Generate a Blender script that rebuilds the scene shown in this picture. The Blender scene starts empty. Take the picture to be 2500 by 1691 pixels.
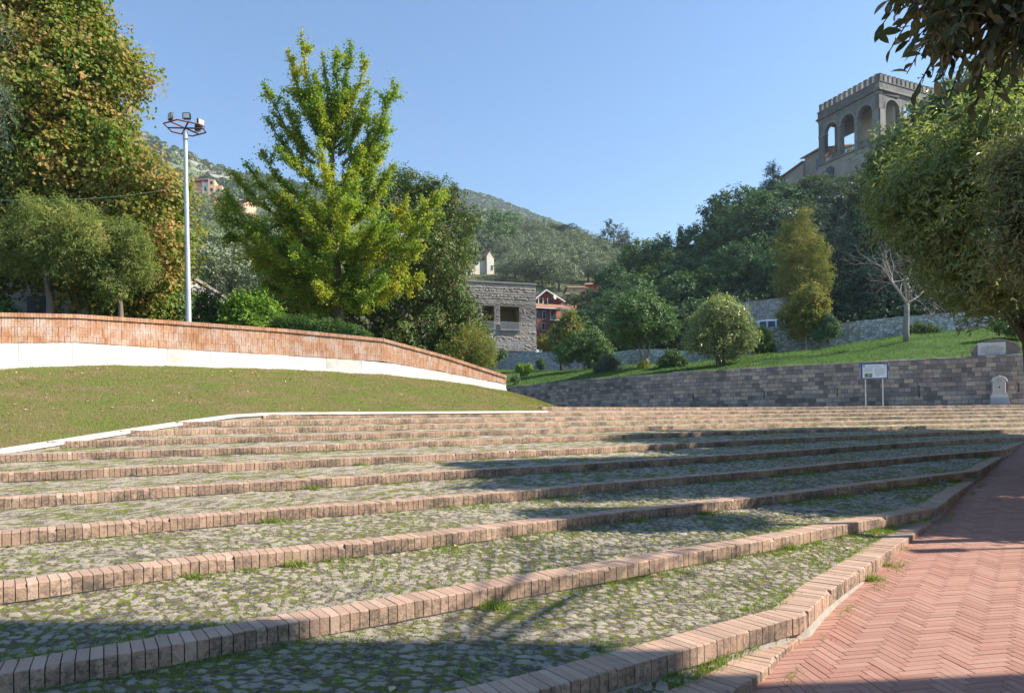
import bpy, math, random
import numpy as np
from math import radians as R, sin, cos, pi
random.seed(7); RNG = np.random.default_rng(11)
S = bpy.context.scene; COL = S.collection

# ------------------------------------------------------------------ camera
EYE = 1.9; FPX = 1667.0; CX = 1250.0; HY = 1019.0; ROLL = R(0.7)
cd = bpy.data.cameras.new('camera'); cam = bpy.data.objects.new('camera', cd); COL.objects.link(cam)
cd.sensor_width = 36; cd.lens = 36*FPX/2500; cd.shift_y = (HY-845.5)/2500; cd.clip_end = 6000; cd.clip_start = .05
cam.location = (0, 0, EYE); cam.rotation_euler = (R(90), ROLL, 0)
S.camera = cam

# ------------------------------------------------------------------ light
SUN_EL = 37.0; SUN_AZ = 0.4            # towards +X, a touch behind the camera
w = bpy.data.worlds.new('World'); S.world = w; w.use_nodes = True
nt = w.node_tree; nt.nodes.clear()
sky = nt.nodes.new('ShaderNodeTexSky'); sky.sky_type = 'NISHITA'; sky.sun_disc = False
sky.sun_elevation = R(SUN_EL); sky.sun_rotation = R(90-SUN_AZ); sky.altitude = 200; sky.air_density = 1.4; sky.dust_density = 0.0; sky.ozone_density = 7.0
bg = nt.nodes.new('ShaderNodeBackground'); bg.inputs[1].default_value = 0.10
wo = nt.nodes.new('ShaderNodeOutputWorld'); nt.links.new(sky.outputs[0], bg.inputs[0]); nt.links.new(bg.outputs[0], wo.inputs[0])
sl = bpy.data.lights.new('sun', 'SUN'); sl.energy = 5.0; sl.angle = R(0.5); sl.color = (1, .92, .80)
sun = bpy.data.objects.new('sun', sl); COL.objects.link(sun); sun.rotation_euler = (0, R(90-SUN_EL), R(SUN_AZ)); sun.location = (60, 0, 60)
S.view_settings.view_transform = 'Standard'; S.view_settings.look = 'None'; S.view_settings.exposure = 1.05; S.view_settings.gamma = 1
S.cycles.max_bounces = 6; S.cycles.transparent_max_bounces = 6; S.cycles.volume_bounces = 0
S.cycles.diffuse_bounces = 3; S.cycles.glossy_bounces = 2; S.cycles.transmission_bounces = 3
S.cycles.use_denoising = True; S.cycles.sample_clamp_indirect = 6

# ------------------------------------------------------------------ helpers
def P(px, py, d):
    u = (px-CX)/FPX; v = (HY-py)/FPX
    return np.array([(u*cos(ROLL)+v*sin(ROLL))*d, d, EYE+(-u*sin(ROLL)+v*cos(ROLL))*d])
def K(rpx, d): return rpx*d/FPX
def tag(o, label=None, cat=None, group=None, kind=None):
    if label: o['label'] = label
    if cat: o['category'] = cat
    if group: o['group'] = group
    if kind: o['kind'] = kind
    return o
def empty(name, loc, rz=0):
    o = bpy.data.objects.new(name, None); COL.objects.link(o); o.location = loc; o.rotation_euler = (0, 0, rz); o.empty_display_size = .3; return o
def link(name, me, mats, parent=None):
    for m in (mats if isinstance(mats, (list, tuple)) else [mats]): me.materials.append(m)
    o = bpy.data.objects.new(name, me); COL.objects.link(o)
    if parent is not None:
        o.parent = parent
        o.matrix_parent_inverse = __import__('mathutils').Matrix.Translation(parent.location).inverted() if parent.rotation_euler.z == 0 else parent_inv(parent)
    return o
def parent_inv(p):
    from mathutils import Matrix
    return (Matrix.Translation(p.location) @ Matrix.Rotation(p.rotation_euler.z, 4, 'Z')).inverted()
def mesh(name, V, F, mats, parent=None, rnd=None, uv=None, smooth=False, attrs=None, midx=None):
    """V (n,3); F (m,k) constant k or list of such arrays"""
    V = np.asarray(V, dtype=np.float32)
    Fs = F if isinstance(F, list) and isinstance(F[0], np.ndarray) else [np.asarray(F)]
    Fs = [np.asarray(f, dtype=np.int32) for f in Fs if len(f)]
    tot = np.concatenate([np.full(len(f), f.shape[1]) for f in Fs]); lv = np.concatenate([f.ravel() for f in Fs])
    me = bpy.data.meshes.new(name)
    me.vertices.add(len(V)); me.vertices.foreach_set('co', V.ravel())
    me.loops.add(len(lv)); me.loops.foreach_set('vertex_index', lv.astype(np.int32))
    me.polygons.add(len(tot)); me.polygons.foreach_set('loop_start', np.concatenate([[0], np.cumsum(tot)[:-1]]).astype(np.int32))
    me.polygons.foreach_set('use_smooth', np.full(len(tot), bool(smooth)))
    if midx is not None: me.polygons.foreach_set('material_index', np.asarray(midx, dtype=np.int32))
    if rnd is not None:
        a = me.attributes.new('rnd', 'FLOAT', 'POINT'); a.data.foreach_set('value', np.asarray(rnd, dtype=np.float32))
    for k, v in (attrs or {}).items():
        a = me.attributes.new(k, 'FLOAT', 'POINT'); a.data.foreach_set('value', np.asarray(v, dtype=np.float32))
    if uv is not None:
        u = me.uv_layers.new(name='UVMap'); u.data.foreach_set('uv', np.asarray(uv, dtype=np.float32)[lv].ravel())
    me.update(calc_edges=True)
    return link(name, me, mats, parent)

class MB:
    """mesh builder: boxes, tubes, polygons in world space"""
    def __init__(s): s.v = []; s.q = []; s.n = 0; s.r = []; s.t = []; s.polys = []; s.mi = []; s.cur = 0
    def add(s, V, Q, r=None):
        V = np.asarray(V, float); Q = np.asarray(Q)
        s.v.append(V)
        if Q.shape[1] == 4: s.q.append(Q+s.n)
        else: s.t.append(Q+s.n)
        s.n += len(V); s.r.append(np.full(len(V), random.random() if r is None else r)); return s
    def box(s, c, size, rz=0, ax=None, r=None):
        hx, hy, hz = size[0]/2, size[1]/2, size[2]/2
        V = np.array([[x, y, z] for z in (-hz, hz) for y in (-hy, hy) for x in (-hx, hx)])
        if ax is not None: V = V @ np.array(ax)
        elif rz: V = V @ np.array([[cos(rz), sin(rz), 0], [-sin(rz), cos(rz), 0], [0, 0, 1]])
        return s.add(V+np.array(c), [[0, 2, 3, 1], [4, 5, 7, 6], [0, 1, 5, 4], [1, 3, 7, 5], [3, 2, 6, 7], [2, 0, 4, 6]], r)
    def tube(s, pts, rad, n=8, r=None, cap=True):
        pts = np.asarray(pts, float); m = len(pts)
        rad = np.broadcast_to(np.asarray(rad, float), (m,))
        T = np.gradient(pts, axis=0); T /= np.linalg.norm(T, axis=1)[:, None]+1e-9
        up = np.array([0, 0, 1.]) if abs(T[0][2]) < .9 else np.array([1., 0, 0])
        V = []
        for i in range(m):
            a = np.cross(T[i], up); a /= np.linalg.norm(a)+1e-9; b = np.cross(T[i], a)
            for k in range(n): V.append(pts[i]+rad[i]*(cos(2*pi*k/n)*a+sin(2*pi*k/n)*b))
        Q = [[i*n+k, i*n+(k+1) % n, (i+1)*n+(k+1) % n, (i+1)*n+k] for i in range(m-1) for k in range(n)]
        if cap: V.append(pts[-1]); V.append(pts[0])
        s.add(V, Q, r)
        if cap:
            base = s.n-len(V); e = len(V)-2
            s.t.append(np.array([[base+(m-1)*n+k, base+(m-1)*n+(k+1) % n, base+e] for k in range(n)]+[[base+(k+1) % n, base+k, base+e+1] for k in range(n)]))
        return s
    def poly(s, pts, thick=None, nrm=None):
        """ngon, optionally extruded by vector thick"""
        pts = [np.asarray(p, float) for p in pts]; n = len(pts)
        if thick is None:
            s.add(pts, np.arange(n)[None, :] if n in (3, 4) else np.array([[0, i, i+1] for i in range(1, n-1)])); return s
        t = np.asarray(thick, float)
        V = pts+[p+t for p in pts]
        s.add(V, [[i, (i+1) % n, (i+1) % n+n, i+n] for i in range(n)])
        b = s.n-2*n
        s.t.append(np.array([[b, b+i+1, b+i] for i in range(1, n-1)]+[[b+n, b+n+i, b+n+i+1] for i in range(1, n-1)]))
        return s
    def build(s, name, mats, parent=None, smooth=False):
        V = np.concatenate(s.v); F = []
        if s.q: F.append(np.concatenate(s.q))
        if s.t: F.append(np.concatenate(s.t))
        return mesh(name, V, F, mats, parent, rnd=np.concatenate(s.r), smooth=smooth)

# ---- vectorised value noise
def vnoise(p, seed=0):
    p = np.asarray(p, float); i = np.floor(p).astype(np.int64); f = p-i; f = f*f*(3-2*f)
    def h(a):
        n = a[..., 0]*374761393+a[..., 1]*668265263+a[..., 2]*2147483647+seed*1274126177
        n = (n ^ (n >> 13))*1274126177; n = n & 0x7fffffff; n = (n ^ (n >> 16)) & 0xffff
        return n/65535.0
    out = 0
    for dx in (0, 1):
        for dy in (0, 1):
            for dz in (0, 1):
                wgt = (f[..., 0] if dx else 1-f[..., 0])*(f[..., 1] if dy else 1-f[..., 1])*(f[..., 2] if dz else 1-f[..., 2])
                out = out+wgt*h(i+np.array([dx, dy, dz]))
    return out
def fbm(p, oct=4, seed=0):
    p = np.asarray(p, float); a = .5; o = 0; t = 0
    for k in range(oct): o = o+a*vnoise(p*2**k, seed+k); t += a; a *= .5
    return o/t

# ------------------------------------------------------------------ materials
def newmat(name):
    m = bpy.data.materials.new(name); m.use_nodes = True; nt = m.node_tree; nt.nodes.clear()
    out = nt.nodes.new('ShaderNodeOutputMaterial'); b = nt.nodes.new('ShaderNodeBsdfPrincipled'); nt.links.new(b.outputs[0], out.inputs[0])
    return m, nt, b, out
def ramp(nt, fac, cols, interp='LINEAR'):
    r = nt.nodes.new('ShaderNodeValToRGB'); r.color_ramp.interpolation = interp
    e = r.color_ramp.elements
    while len(e) < len(cols): e.new(.5)
    for k, (p, c) in enumerate(cols): e[k].position = p; e[k].color = (*c, 1)
    nt.links.new(fac, r.inputs[0]); return r.outputs[0]
def noise(nt, co, scale, detail=4, rough=.6, dist=0):
    n = nt.nodes.new('ShaderNodeTexNoise'); n.inputs['Scale'].default_value = scale; n.inputs['Detail'].default_value = detail
    n.inputs['Roughness'].default_value = rough; n.inputs['Distortion'].default_value = dist; nt.links.new(co, n.inputs['Vector']); return n.outputs[0]
def coord(nt, kind='Object', scale=None):
    t = nt.nodes.new('ShaderNodeTexCoord'); o = t.outputs[kind]
    if scale is not None:
        mp = nt.nodes.new('ShaderNodeMapping'); mp.inputs['Scale'].default_value = scale; nt.links.new(o, mp.inputs[0]); o = mp.outputs[0]
    return o
def mathn(nt, op, a, b):
    m = nt.nodes.new('ShaderNodeMath'); m.operation = op
    for k, x in enumerate((a, b)):
        if isinstance(x, (int, float)): m.inputs[k].default_value = x
        else: nt.links.new(x, m.inputs[k])
    return m.outputs[0]
def mixc(nt, fac, a, b, mode='MIX'):
    m = nt.nodes.new('ShaderNodeMix'); m.data_type = 'RGBA'; m.blend_type = mode
    for k, x in ((0, fac), (6, a), (7, b)):
        if isinstance(x, (int, float)): m.inputs[k].default_value = x
        elif isinstance(x, tuple): m.inputs[k].default_value = (*x, 1)
        else: nt.links.new(x, m.inputs[k])
    return m.outputs[2]
def bump(nt, b, h, strength=.4, dist=.02):
    n = nt.nodes.new('ShaderNodeBump'); n.inputs['Strength'].default_value = strength; n.inputs['Distance'].default_value = dist
    nt.links.new(h, n.inputs['Height']); nt.links.new(n.outputs[0], b.inputs['Normal'])
def attr(nt, name='rnd'):
    a = nt.nodes.new('ShaderNodeAttribute'); a.attribute_name = name; return a.outputs['Fac']

def plain(name, cols, scale=3, rough=.8, bstr=.2, bdist=.01, rmix=.35, bscale=None, detail=5, metal=0, kind='Object', cs=None):
    """noise-mottled material; rnd attribute shifts the ramp per piece"""
    m, nt, b, out = newmat(name); co = coord(nt, kind, cs)
    n = noise(nt, co, scale, detail)
    f = mathn(nt, 'ADD', mathn(nt, 'MULTIPLY', n, 1-rmix), mathn(nt, 'MULTIPLY', attr(nt), rmix))
    nt.links.new(ramp(nt, f, cols), b.inputs['Base Color']); b.inputs['Roughness'].default_value = rough; b.inputs['Metallic'].default_value = metal
    if bstr: bump(nt, b, noise(nt, co, bscale or scale*6, 6, .7), bstr, bdist)
    return m
def two(c1, c2): return [(.3, c1), (.7, c2)]
def leafmat(name, cols, nscale=.6, trans=.3, rough=.45, nmix=.5, spec=.35):
    m, nt, b, out = newmat(name); co = coord(nt, 'Object')
    n = noise(nt, co, nscale, 3, .6)
    n = mathn(nt, 'ADD', mathn(nt, 'MULTIPLY', n, 1.8), -.4)
    f = mathn(nt, 'ADD', mathn(nt, 'MULTIPLY', n, nmix), mathn(nt, 'MULTIPLY', attr(nt), 1-nmix))
    c = ramp(nt, f, [(p, tuple(min(.75, x*1.45) for x in cc)) for p, cc in cols])
    nt.links.new(c, b.inputs['Base Color']); b.inputs['Roughness'].default_value = rough; b.inputs['Specular IOR Level'].default_value = spec*.55
    if trans:
        t = nt.nodes.new('ShaderNodeBsdfTranslucent')
        g = nt.nodes.new('ShaderNodeMix'); g.data_type = 'RGBA'; g.blend_type = 'MULTIPLY'; g.inputs[0].default_value = 1; nt.links.new(c, g.inputs[6]); g.inputs[7].default_value = (1.3, 1.35, .6, 1)
        nt.links.new(g.outputs[2], t.inputs[0])
        mx = nt.nodes.new('ShaderNodeMixShader'); mx.inputs[0].default_value = trans
        nt.links.new(b.outputs[0], mx.inputs[1]); nt.links.new(t.outputs[0], mx.inputs[2]); nt.links.new(mx.outputs[0], out.inputs[0])
    return m

# curb brick: pale terracotta tops, low front dirt deepened as painted riser shade
def brickmat(name, cols, dirt_shade=(.16, .13, .10), dirt_shade_amt=.55, rough=.85, th=(.50, .68), wash=0.):
    m, nt, b, out = newmat(name); co = coord(nt)
    n = noise(nt, co, 5, 5)
    f = mathn(nt, 'ADD', mathn(nt, 'MULTIPLY', n, .45), mathn(nt, 'MULTIPLY', attr(nt), .55))
    c = ramp(nt, f, cols)
    g = noise(nt, co, 26, 6, .75); g2 = noise(nt, co, 2.2, 4, .6)
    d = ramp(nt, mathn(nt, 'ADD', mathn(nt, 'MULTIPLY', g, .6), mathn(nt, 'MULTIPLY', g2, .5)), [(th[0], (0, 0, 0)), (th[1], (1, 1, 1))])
    if wash: c = mixc(nt, mathn(nt, 'MULTIPLY', attr(nt, 'side'), wash), c, (.24, .18, .125))  # browns the front faces, part grime, part painted riser shade
    d = mathn(nt, 'MULTIPLY', d, mathn(nt, 'MULTIPLY', attr(nt, 'side'), dirt_shade_amt))
    nt.links.new(mixc(nt, d, c, dirt_shade), b.inputs['Base Color']); b.inputs['Roughness'].default_value = rough
    bump(nt, b, noise(nt, co, 55, 6, .7), .6, .014)
    return m
M = {}
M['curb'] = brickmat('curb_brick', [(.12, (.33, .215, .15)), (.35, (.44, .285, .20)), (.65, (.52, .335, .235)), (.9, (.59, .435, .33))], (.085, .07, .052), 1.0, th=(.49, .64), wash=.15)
M['joint'] = plain('joint_earth', two((.04, .033, .026), (.085, .07, .055)), 8)
M['concrete'] = plain('curb_concrete', [(.3, (.22, .20, .17)), (.7, (.42, .38, .32))], 9, .9, .5, .01)
M['wallbrick'] = brickmat('wall_brick', [(.1, (.36, .15, .075)), (.45, (.48, .225, .11)), (.75, (.55, .30, .16)), (.97, (.58, .42, .30))], (.66, .58, .52), 1.0)
M['marble'] = plain('white_marble', [(.22, (.50, .46, .40)), (.36, (.70, .66, .60)), (.6, (.79, .755, .70)), (.8, (.83, .80, .75))], 1.6, .6, .2, .003, detail=8)
M['pave'] = brickmat('pavement_brick', [(.1, (.34, .155, .105)), (.5, (.42, .205, .145)), (.9, (.48, .26, .19))], (.34, .25, .20), .8)
M['bark'] = plain('bark', [(.3, (.07, .05, .035)), (.7, (.20, .155, .115))], 4, .9, .6, .03, cs=(3, 3, .6))
M['palebark'] = plain('pale_bark', [(.3, (.22, .19, .165)), (.7, (.40, .36, .33))], 4, .9, .4, .02, cs=(3, 3, .6))
M['plaza'] = plain('plaza_stone', two((.22, .20, .18), (.36, .33, .29)), 1.5)
M['galv'] = plain('galvanised_steel', two((.42, .44, .46), (.55, .57, .59)), 2, .45, .05, metal=.4)
M['rust'] = plain('rusty_steel', two((.10, .035, .02), (.26, .085, .04)), 6, .8)
M['black'] = plain('black_metal', two((.015, .016, .018), (.03, .03, .035)), 5, .4, 0)
M['glass'] = plain('lamp_glass', two((.5, .5, .46), (.7, .7, .66)), 3, .15, 0)
M['dark'] = plain('dark_window', two((.015, .02, .025), (.04, .05, .06)), 2, .15, 0)
M['white'] = plain('white_paint', two((.66, .66, .64), (.8, .8, .78)), 2, .6, .05)
M['wire'] = plain('green_wire', two((.25, .38, .30), (.3, .42, .34)), 3, .5, 0)

# cobbles
def cobble_mat():
    m, nt, b, out = newmat('cobble_stone'); co = coord(nt)
    f = mathn(nt, 'ADD', mathn(nt, 'MULTIPLY', noise(nt, co, 17, 8, .82), .84), mathn(nt, 'MULTIPLY', attr(nt), .20))
    stone = ramp(nt, f, [(.40, (.11, .10, .08)), (.455, (.27, .23, .18)), (.51, (.44, .375, .29)), (.62, (.56, .48, .375))])
    big = noise(nt, co, .9, 4, .65)
    mo = mathn(nt, 'ADD', attr(nt, 'joint'), mathn(nt, 'MULTIPLY', mathn(nt, 'ADD', big, -.5), 1.3))
    mo = mathn(nt, 'ADD', mo, mathn(nt, 'MULTIPLY', mathn(nt, 'ADD', noise(nt, co, 22, 4, .7), -.5), 1.1))
    mossf = ramp(nt, mo, [(.38, (0, 0, 0)), (.60, (1, 1, 1))])
    moss = ramp(nt, noise(nt, co, 9, 4), [(.38, (.20, .16, .10)), (.46, (.22, .19, .085)), (.52, (.19, .205, .04)), (.64, (.25, .29, .045))])
    nt.links.new(mixc(nt, mossf, stone, moss), b.inputs['Base Color']); b.inputs['Roughness'].default_value = .92
    b.inputs['Specular IOR Level'].default_value = .2
    h = mathn(nt, 'ADD', mathn(nt, 'MULTIPLY', noise(nt, co, 30, 7, .75), 1), mathn(nt, 'MULTIPLY', mossf, -.3))
    bump(nt, b, h, 1.0, .045)
    return m
M['cobble'] = cobble_mat()
def grass_mat(name, cols, scale=1.5, cs=None):
    m, nt, b, out = newmat(name); co = coord(nt, 'Object', cs)
    f = mathn(nt, 'ADD', mathn(nt, 'MULTIPLY', noise(nt, co, scale, 4), .55), mathn(nt, 'MULTIPLY', noise(nt, co, scale*14, 5, .7), .45))
    nt.links.new(ramp(nt, f, cols), b.inputs['Base Color']); b.inputs['Roughness'].default_value = .95; b.inputs['Specular IOR Level'].default_value = .1
    bump(nt, b, noise(nt, co, scale*30, 5, .8), .9, .06)
    return m
M['lawn'] = grass_mat('dry_lawn', [(.38, (.29, .21, .12)), (.46, (.22, .175, .08)), (.53, (.17, .18, .055)), (.62, (.16, .21, .045))], .8)
M['lawn2'] = grass_mat('green_lawn', [(.3, (.05, .09, .025)), (.5, (.07, .13, .03)), (.7, (.13, .18, .05))], .3)
M['soil'] = grass_mat('hill_soil', [(.3, (.025, .033, .016)), (.6, (.04, .05, .024)), (.8, (.07, .07, .04))], .2)
M['olivesoil'] = grass_mat('olive_terrace', [(.3, (.06, .08, .03)), (.6, (.10, .11, .05)), (.8, (.20, .18, .11))], .08)  # darkened so gaps between the olive trees read as shaded

# ------------------------------------------------------------------ steps: plan curves of the front edge of each brick step
RZ = .17
def zk(k): return EYE-RZ*(10-k)+(.03 if k >= 12 else 0)
STEP = {0: [(-4, 1.6), (-2, 2.5), (0, 3.35), (1.0, 3.95), (1.45, 4.3), (1.72, 4.62)],
1: [(-5.5, 1.2), (-3, 2.2), (-1.2, 3.1), (.1, 3.8), (.55, 4.1), (1.1, 4.45), (1.5, 4.75), (2.2, 5.2)],
2: [(-8, .9), (-5.5, 2.2), (-3.6, 3.3), (-2.6, 3.85), (-1.9, 4.28), (-1.35, 4.7), (-.95, 4.93), (-.45, 5.28), (.1, 5.65), (1.0, 6.2), (1.7, 6.75), (2.75, 7.4), (3.7, 8.1), (6.1, 9.8)],
3: [(-9.5, 1.8), (-6.5, 3.2), (-4.6, 4.45), (-3.75, 5.0), (-3.1, 5.55), (-2.5, 6.0), (-1.95, 6.3), (-1.3, 6.7), (-.55, 7.15), (.2, 7.75), (1.2, 8.35), (2.3, 9.0), (3.9, 10.1), (6.1, 11.6), (9.4, 13.8)],
4: [(-12, 2.3), (-7, 4.9), (-4.8, 6.35), (-4.1, 6.85), (-3.6, 7.2), (-2.85, 7.7), (-2.0, 8.2), (-1.1, 8.75), (.1, 9.45), (1.9, 10.75), (3.85, 12.0), (6.1, 13.5), (8.25, 15.1), (13.3, 18.4)],
5: [(-11.5, 4.3), (-7.5, 6.8), (-5.9, 7.8), (-5.2, 8.25), (-4.45, 8.85), (-3.4, 9.45), (-2.3, 10.15), (-1.3, 10.85), (.3, 11.7), (2.8, 13.3), (6.1, 15.5), (10.3, 18.8), (17.5, 23.3), (24, 27), (32, 31)],
6: [(-10.5, 7.3), (-8.3, 8.7), (-7.1, 9.45), (-5.5, 10.35), (-3.8, 11.5), (-2.4, 12.3), (-.7, 13.4), (.4, 14.0), (3.8, 16.4), (7.5, 19.1), (12.1, 22.1), (17.9, 25.3), (24, 28.2), (34, 32.5)],
7: [(-9.3, 10.5), (-7.2, 12.0), (-5.7, 12.8), (-4.4, 13.6), (-2.3, 15.2), (.5, 17.2), (4.1, 19.7), (8.5, 22.3), (12.5, 24.8), (17, 27.1), (21.5, 28.9), (35, 34)],
8: [(-8.6, 12.65), (-6.8, 14.2), (-5.1, 15.3), (-2.0, 17.3), (.6, 19.2), (4.6, 22.3), (9.8, 25.7), (13, 27.6), (16.6, 29.0), (22, 30.6), (36, 35.5)],
9: [(-8.1, 14.15), (-5.5, 16.4), (-2.4, 18.9), (.65, 21.4), (5.2, 25.2), (9.5, 28.3), (13, 30.0), (22, 32.4), (37, 37)],
10: [(-7.55, 15.45), (-5.35, 17.4), (-2.5, 19.9), (.7, 22.6), (5.5, 26.7), (9.7, 29.9), (13.2, 31.5), (23, 34.1), (38, 38.5)],
11: [(-6.3, 17.3), (-5.25, 18.3), (-2.5, 20.9), (.75, 23.8), (5.8, 28.1), (10, 31.3), (13.5, 32.9), (23.5, 35.6), (39, 40)],
12: [(1.1, 25.0), (6, 29.4), (10.2, 32.7), (13.8, 34.4), (24, 37.0), (40, 41.4)]}
EDGE = {0: [(1.95, 4.95), (2.2, 5.22)], 1: [(2.75, 5.95), (3.5, 6.8), (4.6, 8.1), (5.95, 9.65)], 2: [(7.3, 11.3), (9.25, 13.65)], 3: [(12.6, 17.6), (13.2, 18.3)], 4: [(17.2, 22.9)]}
def pav_z(x, y): return 1.9-(1.905-.0305*(.64*x+.77*y))

def resample(pts, ds):
    pts = np.asarray(pts, float); d = np.r_[0, np.cumsum(np.linalg.norm(np.diff(pts, axis=0), axis=1))]
    n = max(2, int(round(d[-1]/ds))+1); t = np.linspace(0, d[-1], n)
    return np.stack([np.interp(t, d, pts[:, k]) for k in range(pts.shape[1])], 1)
def chaikin(p, it=2):
    p = np.asarray(p, float)
    for _ in range(it):
        q = np.empty((2*len(p), p.shape[1])); q[0::2][:-1] = .75*p[:-1]+.25*p[1:]; q[1::2][:-1] = .25*p[:-1]+.75*p[1:]
        p = np.vstack([p[:1], q[:-2], p[-1:]])
    return p
def front_curve(k):
    a = chaikin(STEP[k]); b = EDGE.get(k)
    if b:
        b = chaikin([STEP[k][-1]]+b, 1)
        # small rounded corner
        return np.vstack([a[:-1], .85*a[-1:]+.15*a[-2:-1], a[-1:]*.5+.25*(a[-2:-1]*.1+a[-1:]*.9)+.25*(b[1:2]*.1+a[-1:]*.9), b[1:]])
    return a
def normals(p):
    t = np.gradient(p, axis=0); t /= np.linalg.norm(t, axis=1)[:, None]+1e-9
    return t, np.stack([-t[:, 1], t[:, 0]], 1)

def course(p, z0, z1, depth, gap=.004, seed=0, jit=.003, cham=.008, offs=0., chips=0.0, lean=0.):
    """bricks between consecutive points of p (front line); returns V,F,rnd,side. z0,z1 arrays or scalars"""
    rg = np.random.default_rng(seed); n = len(p)-1
    z0 = np.broadcast_to(z0, (len(p),)); z1 = np.broadcast_to(z1, (len(p),))
    t, nn = normals(p); nn = nn
    a, b = p[:-1], p[1:]; na, nb = nn[:-1], nn[1:]
    L = np.linalg.norm(b-a, axis=1)[:, None]; tt = (b-a)/(L+1e-9)
    a2 = a+tt*gap/2; b2 = b-tt*gap/2
    j = rg.normal(0, jit, (n, 1)); c = np.full((n, 1), cham)*rg.uniform(.6, 1.6, (n, 1))
    ch = rg.random((n, 1)) < chips; c = np.where(ch, rg.uniform(.015, .035, (n, 1)), c)
    D = depth+rg.normal(0, jit, (n, 1)); zj = rg.normal(0, jit*.7, n)
    sec = [(0*c, 0), (0*c, 'm'), (c, 1), (D, 1), (D, 0)]
    V = np.zeros((n, 10, 3))
    for e, (q, nq, za, zb) in enumerate(((a2, na, z0[:-1], z1[:-1]), (b2, nb, z0[1:], z1[1:]))):
        cj = c*rg.uniform(.5, 1.5, (n, 1)) if chips else c
        for s_, (dd, lv) in enumerate(sec):
            dd = np.where(dd == c, cj, dd) if s_ == 2 else dd
            V[:, e*5+s_, :2] = q+nq*(dd+offs+j)
            V[:, e*5+s_, 2] = za if lv == 0 else (zb+zj if lv == 1 else zb+zj-cj[:, 0]*1.1)
    if lean: V[:, [1, 2, 6, 7], :2] += (tt*lean)[:, None, :]*rg.uniform(.3, 1.5, (n, 1, 1))
    F0 = np.array([[0, 5, 6, 1], [1, 6, 7, 2], [2, 7, 8, 3], [3, 8, 9, 4]]); 
    F5 = np.array([[0, 1, 2, 3, 4], [9, 8, 7, 6, 5]])
    off = (np.arange(n)*10)[:, None, None]
    F = [(F0[None]+off).reshape(-1, 4), (F5[None]+off).reshape(-1, 5)]
    rnd = np.repeat(rg.random(n), 10)
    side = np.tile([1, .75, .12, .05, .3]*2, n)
    return V.reshape(-1, 3), F, rnd, side
def join(parts):
    V = []; R_ = []; Sd = []; F = {}; o = 0
    for v, f, r, s in parts:
        V.append(v); R_.append(r); Sd.append(s)
        for a in f: F.setdefault(a.shape[1], []).append(a+o)
        o += len(v)
    return np.concatenate(V), [np.concatenate(x) for x in F.values()], np.concatenate(R_), np.concatenate(Sd)

ORD = ['lowest short', 'second lowest', 'third', 'fourth', 'fifth', 'sixth', 'seventh', 'eighth', 'ninth', 'tenth', 'eleventh', 'twelfth', 'topmost']
FC = {}
for k in range(13):
    fc = front_curve(k); FC[k] = fc
    pts = resample(fc, .071 if k < 9 else .085)
    z = zk(k)
    V, F, r, sd = course(pts, z-.125, z, .25, gap=.0062, seed=k, jit=.0018, cham=.006, chips=.10 if k < 8 else .04)
    wob = (fbm(np.c_[V[:, :2]*.7, V[:, 2]*0+k], 2)-.5)*.02
    V[:, 2] += wob
    nm = {0: 'lowest short brick step beside the red paving at the bottom of the flight', 12: 'topmost brick step at the foot of the grey stone wall'}.get(
        k, f'{ORD[k]} brick step counted up from the red paving' if k < 5 else (f'{ORD[k]} brick step up, between cobbled treads' if k < 8 else f'{ORD[k]} brick step up, one of the upper ones near the white coping'))
    th = empty('brick_step', (float(pts[len(pts)//2, 0]), float(pts[len(pts)//2, 1]), z-.15))
    tag(th, nm, 'step', 'curved brick steps of the amphitheatre')
    mesh('brick_course', V, F, M['curb'], th, rnd=r, attrs={'side': sd})
    # mortar bed behind the joints + plinth below
    t, n_ = normals(pts)
    def ribbon(off_a, off_b, za, zb):
        return np.c_[pts+n_*off_a, za], np.c_[pts+n_*off_b, zb]
    q0 = np.c_[pts+n_*.03, np.full(len(pts), z-.14)]; q1 = np.c_[pts+n_*.03, np.full(len(pts), z-.04)]
    q2 = np.c_[pts+n_*.06, np.full(len(pts), z-.03)]; q3 = np.c_[pts+n_*.24, np.full(len(pts), z-.022)]
    m_ = len(pts); W = np.vstack([q0, q1, q2, q3]); W[:, 2] += (fbm(np.c_[W[:, :2]*.7, W[:, 2]*0+k], 2)-.5)*.02
    Q = [[i+r0*m_, i+1+r0*m_, i+1+(r0+1)*m_, i+(r0+1)*m_] for r0 in (0, 1, 2) for i in range(m_-1)]
    mesh('mortar_bed', W, np.array(Q), M['joint'], th, rnd=np.full(len(W), .5), attrs=None)
    # concrete footing shown along the pavement side
    px_ = resample(fc, .4); t2, n2 = normals(px_)
    zb = np.minimum(pav_z(px_[:, 0], px_[:, 1])-.05, z-.2) if k < 5 else np.full(len(px_), z-.35)
    tf = np.c_[px_+n2*.012, np.full(len(px_), z-.118)]; bf = np.c_[px_-n2*(.03 if k < 2 else 0), zb]
    W = np.vstack([bf, tf]); m_ = len(px_)
    mesh('footing', W, np.array([[i, i+1, i+1+m_, i+m_] for i in range(m_-1)]), M['concrete'], th, rnd=np.full(len(W), .5))

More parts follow.
